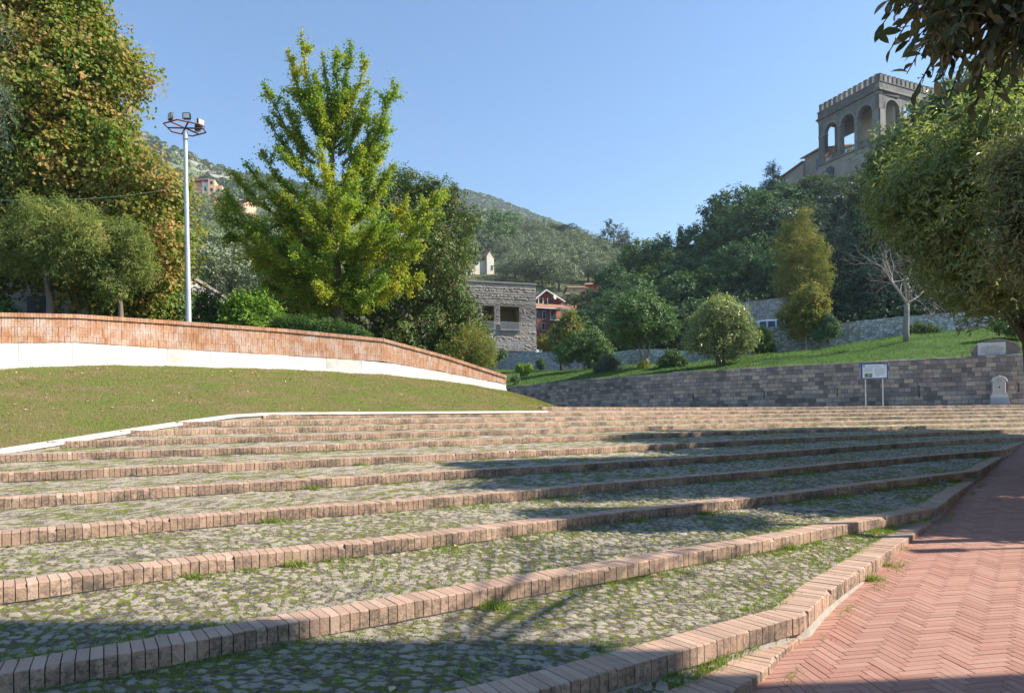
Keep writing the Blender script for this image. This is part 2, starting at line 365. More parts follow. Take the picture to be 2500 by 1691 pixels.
# ------------------------------------------------------------------ cobbled treads
def cell_noise(xy, cell, seed=0, jit=.85):
    g = xy/cell; gi = np.floor(g).astype(np.int64); best = np.full(len(xy), 9.); sec = np.full(len(xy), 9.); idv = np.zeros(len(xy))
    def h(a, b, s):
        n = a*374761393+b*668265263+(seed+s)*1274126177; n = (n ^ (n >> 13))*1274126177; n &= 0x7fffffff
        return ((n ^ (n >> 16)) & 0xffff)/65535.
    for dx in (-1, 0, 1):
        for dy in (-1, 0, 1):
            a = gi[:, 0]+dx; b = gi[:, 1]+dy
            cx = a+.5+(h(a, b, 1)-.5)*jit; cy = b+.5+(h(a, b, 2)-.5)*jit
            d = np.hypot(g[:, 0]-cx, g[:, 1]-cy); v = h(a, b, 3)
            cl = d < best; sec = np.where(cl, best, np.minimum(sec, d)); idv = np.where(cl, v, idv); best = np.where(cl, d, best)
    return best, sec, idv
TREADS = []
def tread(k, A, B, za, zb, ns, nt_):
    """sheet between polylines A (near) and B (far)"""
    A = resample(A, np.sum(np.linalg.norm(np.diff(A, axis=0), axis=1))/(ns-1)); B = resample(B, np.sum(np.linalg.norm(np.diff(B, axis=0), axis=1))/(ns-1))
    n = min(len(A), len(B)); A = A[:n]; B = B[:n]
    t = np.linspace(0, 1, nt_)[:, None, None]
    XY = (A[None]*(1-t)+B[None]*t); Z = np.broadcast_to(za*(1-t[..., 0])+zb*t[..., 0], (nt_, n))
    xy = XY.reshape(-1, 2); z = Z.ravel().copy()
    wxy = xy+np.c_[fbm(np.c_[xy*5, xy[:, 0]*0], 2), fbm(np.c_[xy*5, xy[:, 0]*0+7], 2)]*.06
    f1, f2, idv = cell_noise(wxy*np.array([1, 1.15]), .10, 3)
    e = f2-f1; stone = np.clip(e/.38, 0, 1)**.7
    tt = np.repeat(np.linspace(0, 1, nt_), n)
    edge = np.clip(np.minimum(tt, 1-tt)*12, 0, 1)
    z += (stone*.014+(idv-.5)*.013*stone+(fbm(np.c_[xy*24, z], 3)-.5)*.042*stone-.018)+(fbm(np.c_[xy*.8, z*0+k], 2)-.5)*.03*edge
    Q = (np.arange(nt_-1)[:, None]*n+np.arange(n-1)[None]).ravel()
    F = np.stack([Q, Q+1, Q+1+n, Q+n], 1)
    joint = 1-np.clip(e/.42, 0, 1)
    TREADS.append((A, B, za, zb, k))
    return np.c_[xy, z], F, idv, joint
allv = []; allf = []; allr = []; allj = []; off = 0
for k in range(0, 12):
    a = FC[k]; b = chaikin(STEP[k+1])
    if k == 0: a = np.vstack([a, [[2.25, 5.25]]]); 
    tA, nA = normals(a); A = a+nA*.235
    if k in EDGE: A[-1] = b[-1]+(-.05, .1)
    Bl = np.vstack([b]); tB, nB = normals(Bl); Bl = Bl+nB*.03
    if k >= 5:
        pass
    if k == 11:
        A = A[np.searchsorted(A[:, 0], .3):]; A = np.vstack([[[0.2, 23.7]], A])
    ns = [500, 700, 900, 800, 620, 520, 420, 330, 280, 260, 240, 220][k]; nn_ = [40, 52, 52, 44, 34, 28, 22, 16, 12, 10, 9, 8][k]
    v, f, r, j = tread(k, A, Bl, zk(k)-.004, zk(k)+.042, ns, nn_)
    allv.append(v); allf.append(f+off); allr.append(r); allj.append(j); off += len(v)
o = mesh('cobbled_ground', np.concatenate(allv), np.concatenate(allf), M['cobble'], rnd=np.concatenate(allr), attrs={'joint': np.concatenate(allj)}, smooth=True)
tag(o, kind='structure')

# ------------------------------------------------------------------ red herringbone pavement (bricks laid along X and Y)
Lb, Wb = .27, .0675
bricks = []
a0 = R(7)
for m in range(-60, 120):
    for k in range(-90, 330):
        for vert in (0, 1):
            ox = k*Wb+m*Lb; oy = k*Wb-m*Lb
            if vert: x0, y0, x1, y1 = ox+Lb, oy+Wb-Lb, ox+Lb+Wb, oy+Wb
            else: x0, y0, x1, y1 = ox, oy, ox+Lb, oy+Wb
            cx_, cy_ = (x0+x1)/2, (y0+y1)/2
            if -6 < cx_ < 13 and 0 < cy_ < 13: bricks.append((x0, y0, x1, y1))
bricks = np.array(bricks)
ca, sa = cos(a0), sin(a0)
def edge_x(y): return np.interp(y, [0, 2, 2.8, 3.6, 4.3, 4.95, 5.3, 5.95, 6.8, 8.1, 9.7, 11.3, 13.65, 17.6, 22.9, 30], [-9, -3.5, -1.2, .5, 1.45, 1.95, 2.3, 2.75, 3.5, 4.6, 6.0, 7.3, 9.25, 12.6, 17.2, 23])
cxy = np.c_[(bricks[:, 0]+bricks[:, 2])/2, (bricks[:, 1]+bricks[:, 3])/2]@np.array([[ca, sa], [-sa, ca]])
keep = (cxy[:, 0] > edge_x(cxy[:, 1])-.12) & (cxy[:, 0] < 12.5) & (cxy[:, 1] > 1.2) & (cxy[:, 0] < cxy[:, 1]*.9+3.5)
bricks = bricks[keep]; n = len(bricks); g = .0014
rg = np.random.default_rng(5)
j = rg.normal(0, .0012, (n, 4)); x0, y0, x1, y1 = (bricks+j).T
x0 = x0+g; y0 = y0+g; x1 = x1-g; y1 = y1-g; c = .0022
V = np.zeros((n, 8, 3))
for i, (X_, Y_) in enumerate(((x0, y0), (x1, y0), (x1, y1), (x0, y1))):
    V[:, i, 0] = X_; V[:, i, 1] = Y_; V[:, i, 2] = -.012
for i, (X_, Y_) in enumerate(((x0+c, y0+c), (x1-c, y0+c), (x1-c, y1-c), (x0+c, y1-c))):
    V[:, 4+i, 0] = X_; V[:, 4+i, 1] = Y_; V[:, 4+i, 2] = 0
tilt = rg.normal(0, .0004, (n, 4)); V[:, 4:8, 2] += tilt+rg.normal(0, .0007, (n, 1))
V = V.reshape(-1, 3); V[:, :2] = V[:, :2]@np.array([[ca, sa], [-sa, ca]])
V[:, 2] += pav_z(V[:, 0], V[:, 1])+(fbm(np.c_[V[:, :2]*.6, V[:, 2]*0], 2)-.5)*.03
ofs = (np.arange(n)*8)[:, None, None]
F = (np.array([[4, 5, 6, 7], [0, 1, 5, 4], [1, 2, 6, 5], [2, 3, 7, 6], [3, 0, 4, 7]])[None]+ofs).reshape(-1, 4)
o = mesh('pavement', V, F, M['pave'], rnd=np.repeat(rg.random(n), 8), attrs={'side': np.full(len(V), .22)}); tag(o, kind='structure')
# pavement base sheet reaching far
ys = np.linspace(-12, 30, 85); rows = []
for y in ys:
    ex = float(edge_x(np.array([y]))[0]) if y > 0 else -9
    xs = np.linspace(ex+.02, 45, 70); rows.append(np.c_[xs, np.full(70, y), pav_z(xs, y)-.011])
V = np.concatenate(rows); V[:, 2] += (fbm(np.c_[V[:, :2]*.6, V[:, 2]*0], 2)-.5)*.03
far = (V[:, 1] > 12.5) | (V[:, 0] > 12)
Q = (np.arange(84)[:, None]*70+np.arange(69)[None]).ravel(); F = np.stack([Q, Q+1, Q+71, Q+70], 1)
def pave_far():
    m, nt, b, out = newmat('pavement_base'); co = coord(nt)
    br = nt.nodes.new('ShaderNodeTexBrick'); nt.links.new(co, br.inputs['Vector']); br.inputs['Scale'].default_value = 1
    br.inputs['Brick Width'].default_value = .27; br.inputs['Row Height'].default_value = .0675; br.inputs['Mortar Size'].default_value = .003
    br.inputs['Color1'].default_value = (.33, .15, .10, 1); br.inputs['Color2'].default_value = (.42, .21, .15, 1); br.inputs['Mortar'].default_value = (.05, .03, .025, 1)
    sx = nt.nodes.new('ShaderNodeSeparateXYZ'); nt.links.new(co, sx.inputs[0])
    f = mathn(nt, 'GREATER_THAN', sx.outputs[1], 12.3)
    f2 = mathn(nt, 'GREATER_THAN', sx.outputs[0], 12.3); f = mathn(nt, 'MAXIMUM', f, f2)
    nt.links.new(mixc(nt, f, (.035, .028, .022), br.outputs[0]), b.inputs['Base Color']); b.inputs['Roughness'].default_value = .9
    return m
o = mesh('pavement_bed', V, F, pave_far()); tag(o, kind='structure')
# general ground underneath everything
def loft(name, rows, mat, nu=40, nv=20, noise_amp=0., nsc=.1, smooth=True, seed=0):
    """rows: list of lists of 3D points; bilinear loft"""
    rr = []
    for r in rows:
        r = np.asarray(r, float); d = np.r_[0, np.cumsum(np.linalg.norm(np.diff(r, axis=0), axis=1))]; d /= d[-1]
        t = np.linspace(0, 1, nu); rr.append(np.stack([np.interp(t, d, r[:, k]) for k in range(3)], 1))
    rr = np.array(rr); tt = np.linspace(0, len(rr)-1, nv); G = np.zeros((nv, nu, 3))
    for i, t in enumerate(tt):
        a = min(int(t), len(rr)-2); f = t-a; G[i] = rr[a]*(1-f)+rr[a+1]*f
    V = G.reshape(-1, 3).copy()
    if noise_amp: V[:, 2] += (fbm(V*nsc, 5, seed)-.5)*2*noise_amp
    Q = (np.arange(nv-1)[:, None]*nu+np.arange(nu-1)[None]).ravel(); F = np.stack([Q, Q+1, Q+1+nu, Q+nu], 1)
    o = mesh(name, V, F, mat, smooth=smooth, rnd=np.full(len(V), .5)); return o, V.reshape(nv, nu, 3)
g = 3000
o = mesh('ground', [[-g, -g, -3.2], [g, -g, -3.2], [g, g, -3.2], [-g, g, -3.2]], [[0, 1, 2, 3]], M['soil']); tag(o, kind='structure')

# ------------------------------------------------------------------ plaza behind the top step
ZP = zk(12)-.02
top = FC[12]
back = [(.5, 33), (8, 52), (16, 48), (26, 42), (34, 40), (46, 44)]
o, _ = loft('plaza', [np.c_[resample(top+normals(top)[1]*.24, 1.5), np.full(len(resample(top, 1.5)), ZP)][:, :3] if False else [(x, y, ZP) for x, y in resample(top+normals(top)[1]*.24, 1.5)],
                      [(x, y, ZP) for x, y in [(-4, 66), (6, 60), (14, 50), (20, 46), (30, 42), (46, 45)]]], M['plaza'], 40, 6); tag(o, kind='structure')

# ------------------------------------------------------------------ marble coping (climbs beside the left ends of the steps, then caps the eleventh)
cp = [(-13.5, 1.0, EYE-1.60), (-11.8, 5.0, EYE-1.15), (-10.4, 8.2, EYE-.83), (-9.35, 10.5, EYE-.60), (-8.72, 11.8, EYE-.46), (-8.32, 13.2, EYE-.30), (-7.9, 14.6, EYE-.14), (-7.35, 15.9, EYE+.02), (-6.85, 16.75, EYE+.14), (-6.45, 17.2, EYE+.19),
      (-6.0, 17.62, EYE+.20), (-5.25, 18.28, EYE+.205), (-2.5, 20.88, EYE+.21), (.75, 23.78, EYE+.215), (1.25, 24.25, EYE+.215)]
cpr = resample(chaikin(cp, 1), .9)
mb = MB()
t, nn = normals(cpr[:, :2])
th = empty('marble_coping', tuple(cpr[len(cpr)//2])); tag(th, 'white marble coping strip between the dry grass bank and the ends of the brick steps', 'coping')
for i in range(len(cpr)-1):
    a, b = cpr[i].copy(), cpr[i+1].copy(); d = (b-a)/np.linalg.norm(b-a); a = a+d*.004; b = b-d*.004
    V = []
    for q, nq in ((a, nn[i]), (b, nn[i+1])):
        for off, dz in ((-.02, -.05), (-.02, 0), (.34, .012), (.34, -.25)):
            V.append([q[0]+nq[0]*off, q[1]+nq[1]*off, q[2]+dz])
    mb.add(V, [[0, 4, 5, 1], [1, 5, 6, 2], [2, 6, 7, 3], [3, 7, 4, 0], [0, 1, 2, 3], [7, 6, 5, 4]])
mb.build('slab', M['marble'], th)
mb = MB()
V = []
for q, nq in zip(cpr, nn): V += [[q[0]+nq[0]*.02, q[1]+nq[1]*.02, q[2]-.045], [q[0]+nq[0]*.03, q[1]+nq[1]*.03, q[2]-.45]]
mb.add(V, [[2*i, 2*i+1, 2*i+3, 2*i+2] for i in range(len(cpr)-1)]); mb.build('bed', M['concrete'], th)

# ------------------------------------------------------------------ lawn bank on the left
def W3(px, py, d): return P(px, py, d)
wb = [np.array([-30, 9.5, 2.8]), np.array([-22, 14.4, EYE+1.55]), P(0, 900, 20), P(120, 895, 20.6), P(240, 890, 21.6), P(500, 896, 23.6), P(700, 902, 25.2), P(936, 914, 27), P(1090, 931, 28.5), P(1237, 955, 30), P(1320, 980, 30.6)+(0, 0, -.1), P(1372, 992, 30.8)+(0, 0, -.1)]
fr = [c+np.r_[n_*.33, 0] for c, n_ in zip(cpr, nn)]
fr = [np.array([-19, -3, -.1])]+fr+[np.array([1.35, 25.6, ZP-.02]), np.array([2.0, 28.5, ZP-.02]), np.array([2.6, 30.6, ZP-.03])]
mid = None
fr_r = resample(fr, .5); wb_r = resample(wb, .5)
nu, nv = 150, 70
def par(r, n):
    r = np.asarray(r, float); d = np.r_[0, np.cumsum(np.linalg.norm(np.diff(r, axis=0), axis=1))]; d /= d[-1]; t = np.linspace(0, 1, n)
    return np.stack([np.interp(t, d, r[:, k]) for k in range(3)], 1)
A_, B_ = par(fr, nu), par(wb, nu); tt = np.linspace(0, 1, nv)[:, None, None]
G = A_[None]*(1-tt)+B_[None]*tt; G[..., 2] += .16*np.sin(pi*tt[..., 0])*np.clip(np.linalg.norm(B_-A_, axis=1)/8, 0, 1.3)
V = G.reshape(-1, 3); V[:, 2] += (fbm(V*np.array([1.2, 1.2, 0]), 4)-.5)*.09*np.minimum(1, np.repeat(tt[:, 0, 0]*20, nu))
Q = (np.arange(nv-1)[:, None]*nu+np.arange(nu-1)[None]).ravel()
o = mesh('lawn', V, np.stack([Q, Q+1, Q+1+nu, Q+nu], 1), M['lawn'], smooth=True); tag(o, kind='structure')
LAWN = V.reshape(nv, nu, 3)
def blades(name, pts, hgt, wid, mat, label, lean=.5, seed=1, up=None):
    rg = np.random.default_rng(seed); n = len(pts); a = rg.uniform(0, 2*pi, n); h = hgt*rg.uniform(.5, 1.3, n); wd = wid*rg.uniform(.6, 1.2, n)
    dx, dy = np.cos(a), np.sin(a); la = rg.uniform(0, 2*pi, n); ln = lean*rg.uniform(.1, 1, n)*h
    V = np.zeros((n, 3, 3)); V[:, 0] = pts; V[:, 1] = pts; V[:, 2] = pts
    V[:, 0, 0] -= dx*wd/2; V[:, 0, 1] -= dy*wd/2; V[:, 1, 0] += dx*wd/2; V[:, 1, 1] += dy*wd/2
    V[:, 2, 0] += np.cos(la)*ln; V[:, 2, 1] += np.sin(la)*ln; V[:, 2, 2] += h
    V[:, :2, 2] -= .01
    o = mesh(name, V.reshape(-1, 3), np.arange(n*3).reshape(-1, 3), mat, rnd=np.repeat(rg.random(n), 3))
    tag(o, label, kind='stuff'); return o
M['blade'] = leafmat('grass_blade', [(.1, (.34, .26, .14)), (.34, (.24, .19, .085)), (.5, (.16, .175, .05)), (.85, (.17, .23, .055))], .7, .3, .6, .6, .15)
M['weed'] = leafmat('weed_blade', [(.2, (.19, .18, .06)), (.45, (.13, .18, .04)), (.8, (.18, .26, .05))], 1.2, .3, .6, .5, .15)
rg = np.random.default_rng(3)
N = 170000; u = rg.random(N)*(nu-1); v = rg.random(N)**1.15*(nv-1); iu = u.astype(int).clip(0, nu-2); iv = v.astype(int).clip(0, nv-2); fu = (u-iu)[:, None]; fv = (v-iv)[:, None]
pts = LAWN[iv, iu]*(1-fu)*(1-fv)+LAWN[iv, iu+1]*fu*(1-fv)+LAWN[iv+1, iu]*(1-fu)*fv+LAWN[iv+1, iu+1]*fu*fv
pts = pts[(pts[:, 0] > -.8*pts[:, 1]-1)]
blades('grass', pts, .05, .013, M['blade'], 'short patchy half dry grass on the bank below the brick wall', 1.0)

# ------------------------------------------------------------------ brick and marble wall behind the bank
#  px,  base y, marble top y, wall top y, depth
WP = [(None, (-30, 9.2), 2.75, 3.75, 4.7), (None, (-22, 14.1), EYE+1.45, EYE+2.25, EYE+3.2), (0, 898, 837, 763, 20), (188, 892, 835, 767, 21.2), (420, 894, 851, 782.5, 23), (700, 902, 867, 803, 25.2), (936, 911, 882, 826, 27), (1090, 930, 909, 868, 28.5), (1236, 953, 938, 916, 30)]
wl = []
for r in WP:
    if r[0] is None: wl.append([r[1][0], r[1][1], r[2], r[3], r[4]])
    else:
        a, b, c = P(r[0], r[1], r[4]), P(r[0], r[2], r[4]), P(r[0], r[3], r[4]); wl.append([a[0], a[1], a[2], b[2], c[2]])
wl = np.array(wl)
th = empty('brick_wall', (wl[4, 0], wl[4, 1], wl[4, 2])); tag(th, 'long descending garden wall of upright orange bricks over a white marble base', 'wall')
wr = resample(wl, .078); p2 = wr[:, :2]; top_z = wr[:, 4]; mid_z = wr[:, 3]; bot_z = wr[:, 2]
capz = .125; band = top_z-capz-mid_z
parts = []
for r0, (fa, fb) in enumerate(((0, .333), (.333, .667), (.667, 1))):
    pass
rowh = .285
nrow = 3
for i in range(nrow):
    za = np.maximum(mid_z, top_z-capz-rowh*(i+1)); zb = np.maximum(mid_z, top_z-capz-rowh*i)-.004
    ok = (zb-za) > .03
    idx = np.where(ok)[0]
    if len(idx) < 3: continue
    seg = slice(idx[0], idx[-1]+1)
    parts.append(course(p2[seg], za[seg], zb[seg], .10, gap=.006, seed=50+i, jit=.003, cham=.003, lean=.012 if True else 0))
V, F, r, sd = join(parts); mesh('brick_facing', V, F, M['wallbrick'], th, rnd=r, attrs={'side': np.full(len(V), .75)})
V, F, r, sd = course(p2, top_z-capz, top_z, .46, gap=.006, seed=60, jit=.003, cham=.004, offs=-.045); mesh('brick_cap', V, F, M['wallbrick'], th, rnd=r, attrs={'side': sd*.4})
# marble slabs
parts = []
ms = resample(wl, 1.35); 
V, F, r, sd = course(ms[:, :2], ms[:, 2]-.25, ms[:, 3]-.006, .12, gap=.008, seed=61, jit=.001, cham=.003, offs=.012); mesh('marble_base', V, F, M['marble'], th, rnd=r)
ms = resample(wl, 1.9)
V, F, r, sd = course(ms[:, :2], ms[:, 2]-.3, ms[:, 2]+.055, .12, gap=.01, seed=62, jit=.001, cham=.012, offs=-.05); mesh('plinth', V, F, M['marble'], th, rnd=r)
# core
t, n_ = normals(p2); core = MB()
q = wr[::8]; nq = n_[::8]; V = []
for w_, m_ in zip(q, nq): V += [[w_[0]+m_[0]*.05, w_[1]+m_[1]*.05, w_[2]-.3], [w_[0]+m_[0]*.05, w_[1]+m_[1]*.05, w_[4]-.02], [w_[0]+m_[0]*.36, w_[1]+m_[1]*.36, w_[4]-.02], [w_[0]+m_[0]*.36, w_[1]+m_[1]*.36, w_[2]-.6]]
core.add(V, [[4*i+a, 4*i+4+a, 4*i+5+a, 4*i+1+a] for i in range(len(q)-1) for a in range(3)]+[[4*(len(q)-1), 4*(len(q)-1)+1, 4*(len(q)-1)+2, 4*(len(q)-1)+3]])
core.build('core', M['joint'], th)

# ------------------------------------------------------------------ garden ground behind the wall
gw = [np.array([w_[0]+m_[0]*.3, w_[1]+m_[1]*.3, max(w_[4]-.35, 3.2)]) for w_, m_ in zip(wl, normals(wl[:, :2])[1])]
o, _ = loft('garden_ground', [gw, [np.array([-75, 34, 5.2]), np.array([-30, 42, 5.3]), np.array([-12, 48, 5.4]), np.array([-4, 52, 5.2]), np.array([-2.5, 60, 4.6])], [np.array([-90, 70, 9.5]), np.array([-40, 72, 9.5]), np.array([-22, 75, 9.5]), np.array([-14, 80, 10]), np.array([-11, 86, 10])]], M['soil'], 60, 30, .1, .4)
tag(o, kind='structure')

# ------------------------------------------------------------------ tuff retaining wall
def ribbon_uv(pts, z0, z1, batter=0.):
    pts = np.asarray(pts, float); d = np.r_[0, np.cumsum(np.linalg.norm(np.diff(pts, axis=0), axis=1))]
    t, n_ = normals(pts); z0 = np.broadcast_to(z0, (len(pts),)).astype(float); z1 = np.broadcast_to(z1, (len(pts),)).astype(float)
    return pts, d, n_, z0, z1
def tuff_mat():
    m, nt, b, out = newmat('tuff_blocks')
    uv = nt.nodes.new('ShaderNodeUVMap'); co = uv.outputs[0]
    wob0 = nt.nodes.new('ShaderNodeTexNoise'); wob0.inputs['Scale'].default_value = .9; nt.links.new(co, wob0.inputs[0])
    va = nt.nodes.new('ShaderNodeVectorMath'); va.operation = 'SCALE'; va.inputs['Scale'].default_value = .10; nt.links.new(wob0.outputs['Color'], va.inputs[0])
    vb = nt.nodes.new('ShaderNodeVectorMath'); vb.operation = 'ADD'; nt.links.new(co, vb.inputs[0]); nt.links.new(va.outputs[0], vb.inputs[1])
    wob = nt.nodes.new('ShaderNodeMapping'); nt.links.new(vb.outputs[0], wob.inputs[0])
    br = nt.nodes.new('ShaderNodeTexBrick'); nt.links.new(wob.outputs[0], br.inputs['Vector']); br.inputs['Scale'].default_value = 1
    br.inputs['Brick Width'].default_value = .50; br.inputs['Row Height'].default_value = .27; br.inputs['Mortar Size'].default_value = .012; br.inputs['Mortar Smooth'].default_value = .3
    br.offset = .43; br.squash = .7; br.squash_frequency = 3; br.inputs['Bias'].default_value = 0
    br.inputs['Color1'].default_value = (0, 0, 0, 1); br.inputs['Color2'].default_value = (1, 1, 1, 1); br.inputs['Mortar'].default_value = (.5, .5, .5, 1)
    f = mathn(nt, 'ADD', mathn(nt, 'MULTIPLY', br.outputs[0], .72), mathn(nt, 'MULTIPLY', noise(nt, co, 3.5, 6, .75), .3))
    c = ramp(nt, f, [(.1, (.18, .155, .14)), (.35, (.32, .28, .25)), (.62, (.45, .385, .325)), (.85, (.58, .46, .35)), (.98, (.76, .58, .38))])
    st = ramp(nt, noise(nt, co, .55, 5, .7), [(.42, (.55, .55, .55)), (.6, (1, 1, 1))]); c = mixc(nt, .8, c, st, 'MULTIPLY')
    # pale efflorescence
    pale = ramp(nt, noise(nt, co, .8, 6, .8), [(.62, (0, 0, 0)), (.74, (1, 1, 1))]); c = mixc(nt, mathn(nt, 'MULTIPLY', pale, .35), c, (.42, .38, .34))
    c = mixc(nt, br.outputs[1], c, (.17, .155, .14))
    nt.links.new(c, b.inputs['Base Color']); b.inputs['Roughness'].default_value = .95
    h = mathn(nt, 'SUBTRACT', mathn(nt, 'ADD', mathn(nt, 'MULTIPLY', br.outputs[0], .35), mathn(nt, 'MULTIPLY', noise(nt, co, 7, 7, .75), 1.2)), mathn(nt, 'MULTIPLY', br.outputs[1], 1.2))
    bump(nt, b, h, .9, .05); return m
M['tuff'] = tuff_mat()
TW = [(70, 62, 5.6), (40.5, 42.0, 5.25), tuple(P(2500, 862, 39.5)), tuple(P(2320, 872, 41)), tuple(P(2135, 881, 42.6)), tuple(P(1980, 889, 44.3)), tuple(P(1800, 899, 47)), tuple(P(1600, 911, 51)), tuple(P(1420, 926, 56)), tuple(P(1237, 944, 62)), tuple(P(1080, 955, 68))]
tw = resample(np.array(TW)[::-1], .5)      # left -> right
pts = tw[:, :2]; d = np.r_[0, np.cumsum(np.linalg.norm(np.diff(pts, axis=0), axis=1))]; t, n_ = normals(pts)
zt = tw[:, 2]+(fbm(np.c_[pts*.8, pts[:, 0]*0], 3)-.5)*.10
V = []; UV = []
for i in range(len(pts)):
    for z, o_, uvv in ((ZP-.3, -.0, 0), (zt[i]-.02, .06, 1), (zt[i], .12, 2), (zt[i]-.01, .55, 3), (ZP-.3, .6, 4)):
        V.append([pts[i, 0]+n_[i, 0]*o_, pts[i, 1]+n_[i, 1]*o_, z]); UV.append([d[i], z if uvv < 2 else z+o_])
nn5 = len(pts); F = [[5*i+a, 5*i+5+a, 5*i+6+a, 5*i+1+a] for i in range(nn5-1) for a in range(4)]
th = empty('tuff_wall', (12.5, 47, ZP)); tag(th, 'long weathered retaining wall of grey and tan tuff blocks behind the top steps', 'wall')
mesh('block_face', V, F, M['tuff'], th, uv=UV, rnd=np.full(len(V), .5))
sl_ = MB()
for px in (1870, 1900+148, 2251, 2488, 1700):
    pass
for px, py0, py1 in ((1870.5, 953, 972), (2048, 947, 967), (2251.5, 940, 971), (2489, 933, 956), (1690, 962, 976)):
    # drainage slits as thin dark recess boxes standing just off the face
    k = np.argmin(np.abs((pts[:, 0]/pts[:, 1])-(px-CX)/FPX-.0)); q = pts[k]; dd = q[1]
    z0, z1 = P(px, py1, dd)[2], P(px, py0, dd)[2]; a = math.atan2(t[k, 1], t[k, 0])
    sl_.box((q[0]+n_[k, 0]*.05, q[1]+n_[k, 1]*.05, (z0+z1)/2), (.05, .13, z1-z0), a)
sl_.build('drain_slit', M['black'], th)
# stone arch panel with plaque on the wall top
k = np.argmin(np.abs(pts[:, 0]/pts[:, 1]-(2441-CX)/FPX)); q = np.array([*pts[k], zt[k]]); a = math.atan2(t[k, 1], t[k, 0]); T3 = np.array([cos(a), sin(a), 0]); N3 = np.array([-sin(a), cos(a), 0])
# frame helper: local (x along wall, y out towards the camera, z up)
class FR:
    def __init__(s, o, a): s.o = np.array(o, float); s.a = a; s.T = np.array([cos(a), sin(a), 0]); s.N = np.array([sin(a), -cos(a), 0]); s.Z = np.array([0, 0, 1.])
    def __call__(s, x, y, z): return s.o+s.T*x+s.N*y+s.Z*z
    def box(s, mb, x0, x1, y0, y1, z0, z1, r=None):
        mb.add([s(x, y, z) for z in (z0, z1) for y in (y0, y1) for x in (x0, x1)], [[0, 2, 3, 1], [4, 5, 7, 6], [0, 1, 5, 4], [1, 3, 7, 5], [3, 2, 6, 7], [2, 0, 4, 6]], r); return mb
fr_ = FR(q-N3*-.08, a)
M['oldstone'] = plain('old_stone', [(.3, (.16, .13, .12)), (.6, (.26, .22, .19)), (.8, (.40, .37, .33))], 3, .95, .6, .03)
M['plaque'] = plain('plaque_marble', two((.50, .50, .48), (.66, .66, .64)), 2.5, .6, .1)
M['ink'] = plain('letter_paint', two((.10, .10, .10), (.22, .21, .20)), 9, .8, 0)
F_ = FR(q+np.array([0, 0, -.03]), a)
th = empty('memorial_arch', tuple(F_.o)); tag(th, 'low round-topped masonry arch holding a white inscribed plaque on the grey stone wall', 'memorial')
sc = 41/FPX*1.0
mb = MB(); R0 = 1.16; H0 = .45
prof = [(-R0, -.1), (-R0, H0*.6)]+[(R0*cos(t_), H0*.6+.62*sin(t_)+.0) for t_ in np.linspace(pi, 0, 17)]+[(R0, -.1)]
mb.poly([F_(x, -.35, z) for x, z in prof], F_.N*.42*-1); mb.build('masonry', M['oldstone'], th)
mb = MB()
rim = [(1.0*R0*cos(t_), H0*.6+.62*sin(t_)) for t_ in np.linspace(pi, 0, 17)]
for (xa, za), (xb, zb) in zip(rim[:-1], rim[1:]):
    n0 = np.array([xa, za-H0*.6]); n1 = np.array([xb, zb-H0*.6]); n0 = n0/np.linalg.norm(n0)*.06; n1 = n1/np.linalg.norm(n1)*.06
    mb.add([F_(xa, -.30, za), F_(xb, -.30, zb), F_(xb+n1[0], -.30, zb+n1[1]), F_(xa+n0[0], -.30, za+n0[1]), F_(xa, -.8, za), F_(xb, -.8, zb), F_(xb+n1[0], -.8, zb+n1[1]), F_(xa+n0[0], -.8, za+n0[1])],
           [[0, 1, 2, 3], [3, 2, 6, 7], [7, 6, 5, 4], [4, 5, 1, 0]])
mb.build('coping_ring', M['concrete'], th)
mb = MB(); F_.box(mb, -.92, .46, -.345, -.29, -.02, .78); pl = mb.build('plaque', M['plaque'], th)
mb = MB(); rg = np.random.default_rng(9)
for r_, (cxx, hw) in enumerate([(-.2, .28), (-.22, .52), (-.22, .54), (-.2, .56), (-.2, .56), (-.25, .50), (-.14, .40), (-.18, .34)]):
    z = .55-r_*.066; x = cxx-hw
    while x < cxx+hw:
        w_ = rg.uniform(.04, .15); F_.box(mb, x, min(x+w_, cxx+hw), -.292, -.286, z, z+.026); x += w_+.035
mb.build('inscription', M['ink'], pl)

# ------------------------------------------------------------------ information board
M['signblue'] = plain('sign_blue', two((.015, .09, .28), (.02, .13, .36)), 2, .45, 0)
M['signwhite'] = plain('sign_panel', two((.66, .74, .78), (.74, .80, .82)), 1, .4, 0)
M['signtext'] = plain('sign_print', two((.30, .36, .42), (.38, .44, .5)), 4, .6, 0)
M['mapgreen'] = plain('map_print', [(.3, (.03, .08, .03)), (.5, (.10, .20, .08)), (.68, (.40, .48, .42))], 9, .6, 0, rmix=0)
B0 = P(2135, 989, 38.3); B0[2] = ZP; Fb = FR(B0, R(-4)); kk = 38.3/FPX
th = empty('information_board', tuple(B0)); tag(th, 'blue framed white information board on two thin pale posts before the grey stone wall', 'sign')
zt_ = P(2135, 886, 38.3)[2]-ZP; zb_ = P(2135, 924.5, 38.3)[2]-ZP; hw = 31.5*kk
for sx in (-20.4, 20.4):
    mb = MB(); mb.tube([Fb(sx*kk, -.03, -.05), Fb(sx*kk, -.03, zt_-.05)], .028, 8); mb.build('post', M['galv'], th)
mb = MB(); Fb.box(mb, -hw, hw, 0, .05, zb_, zt_); fo = mb.build('frame', M['signblue'], th)
mb = MB(); e = 3.2*kk; x0, x1, z0, z1 = -hw+e*1.0, hw-e*.9, zb_+e*.75, zt_-e; Fb.box(mb, x0, x1, .045, .056, z0, z1); pn = mb.build('panel', M['signwhite'], th)
W_, H_ = x1-x0, z1-z0
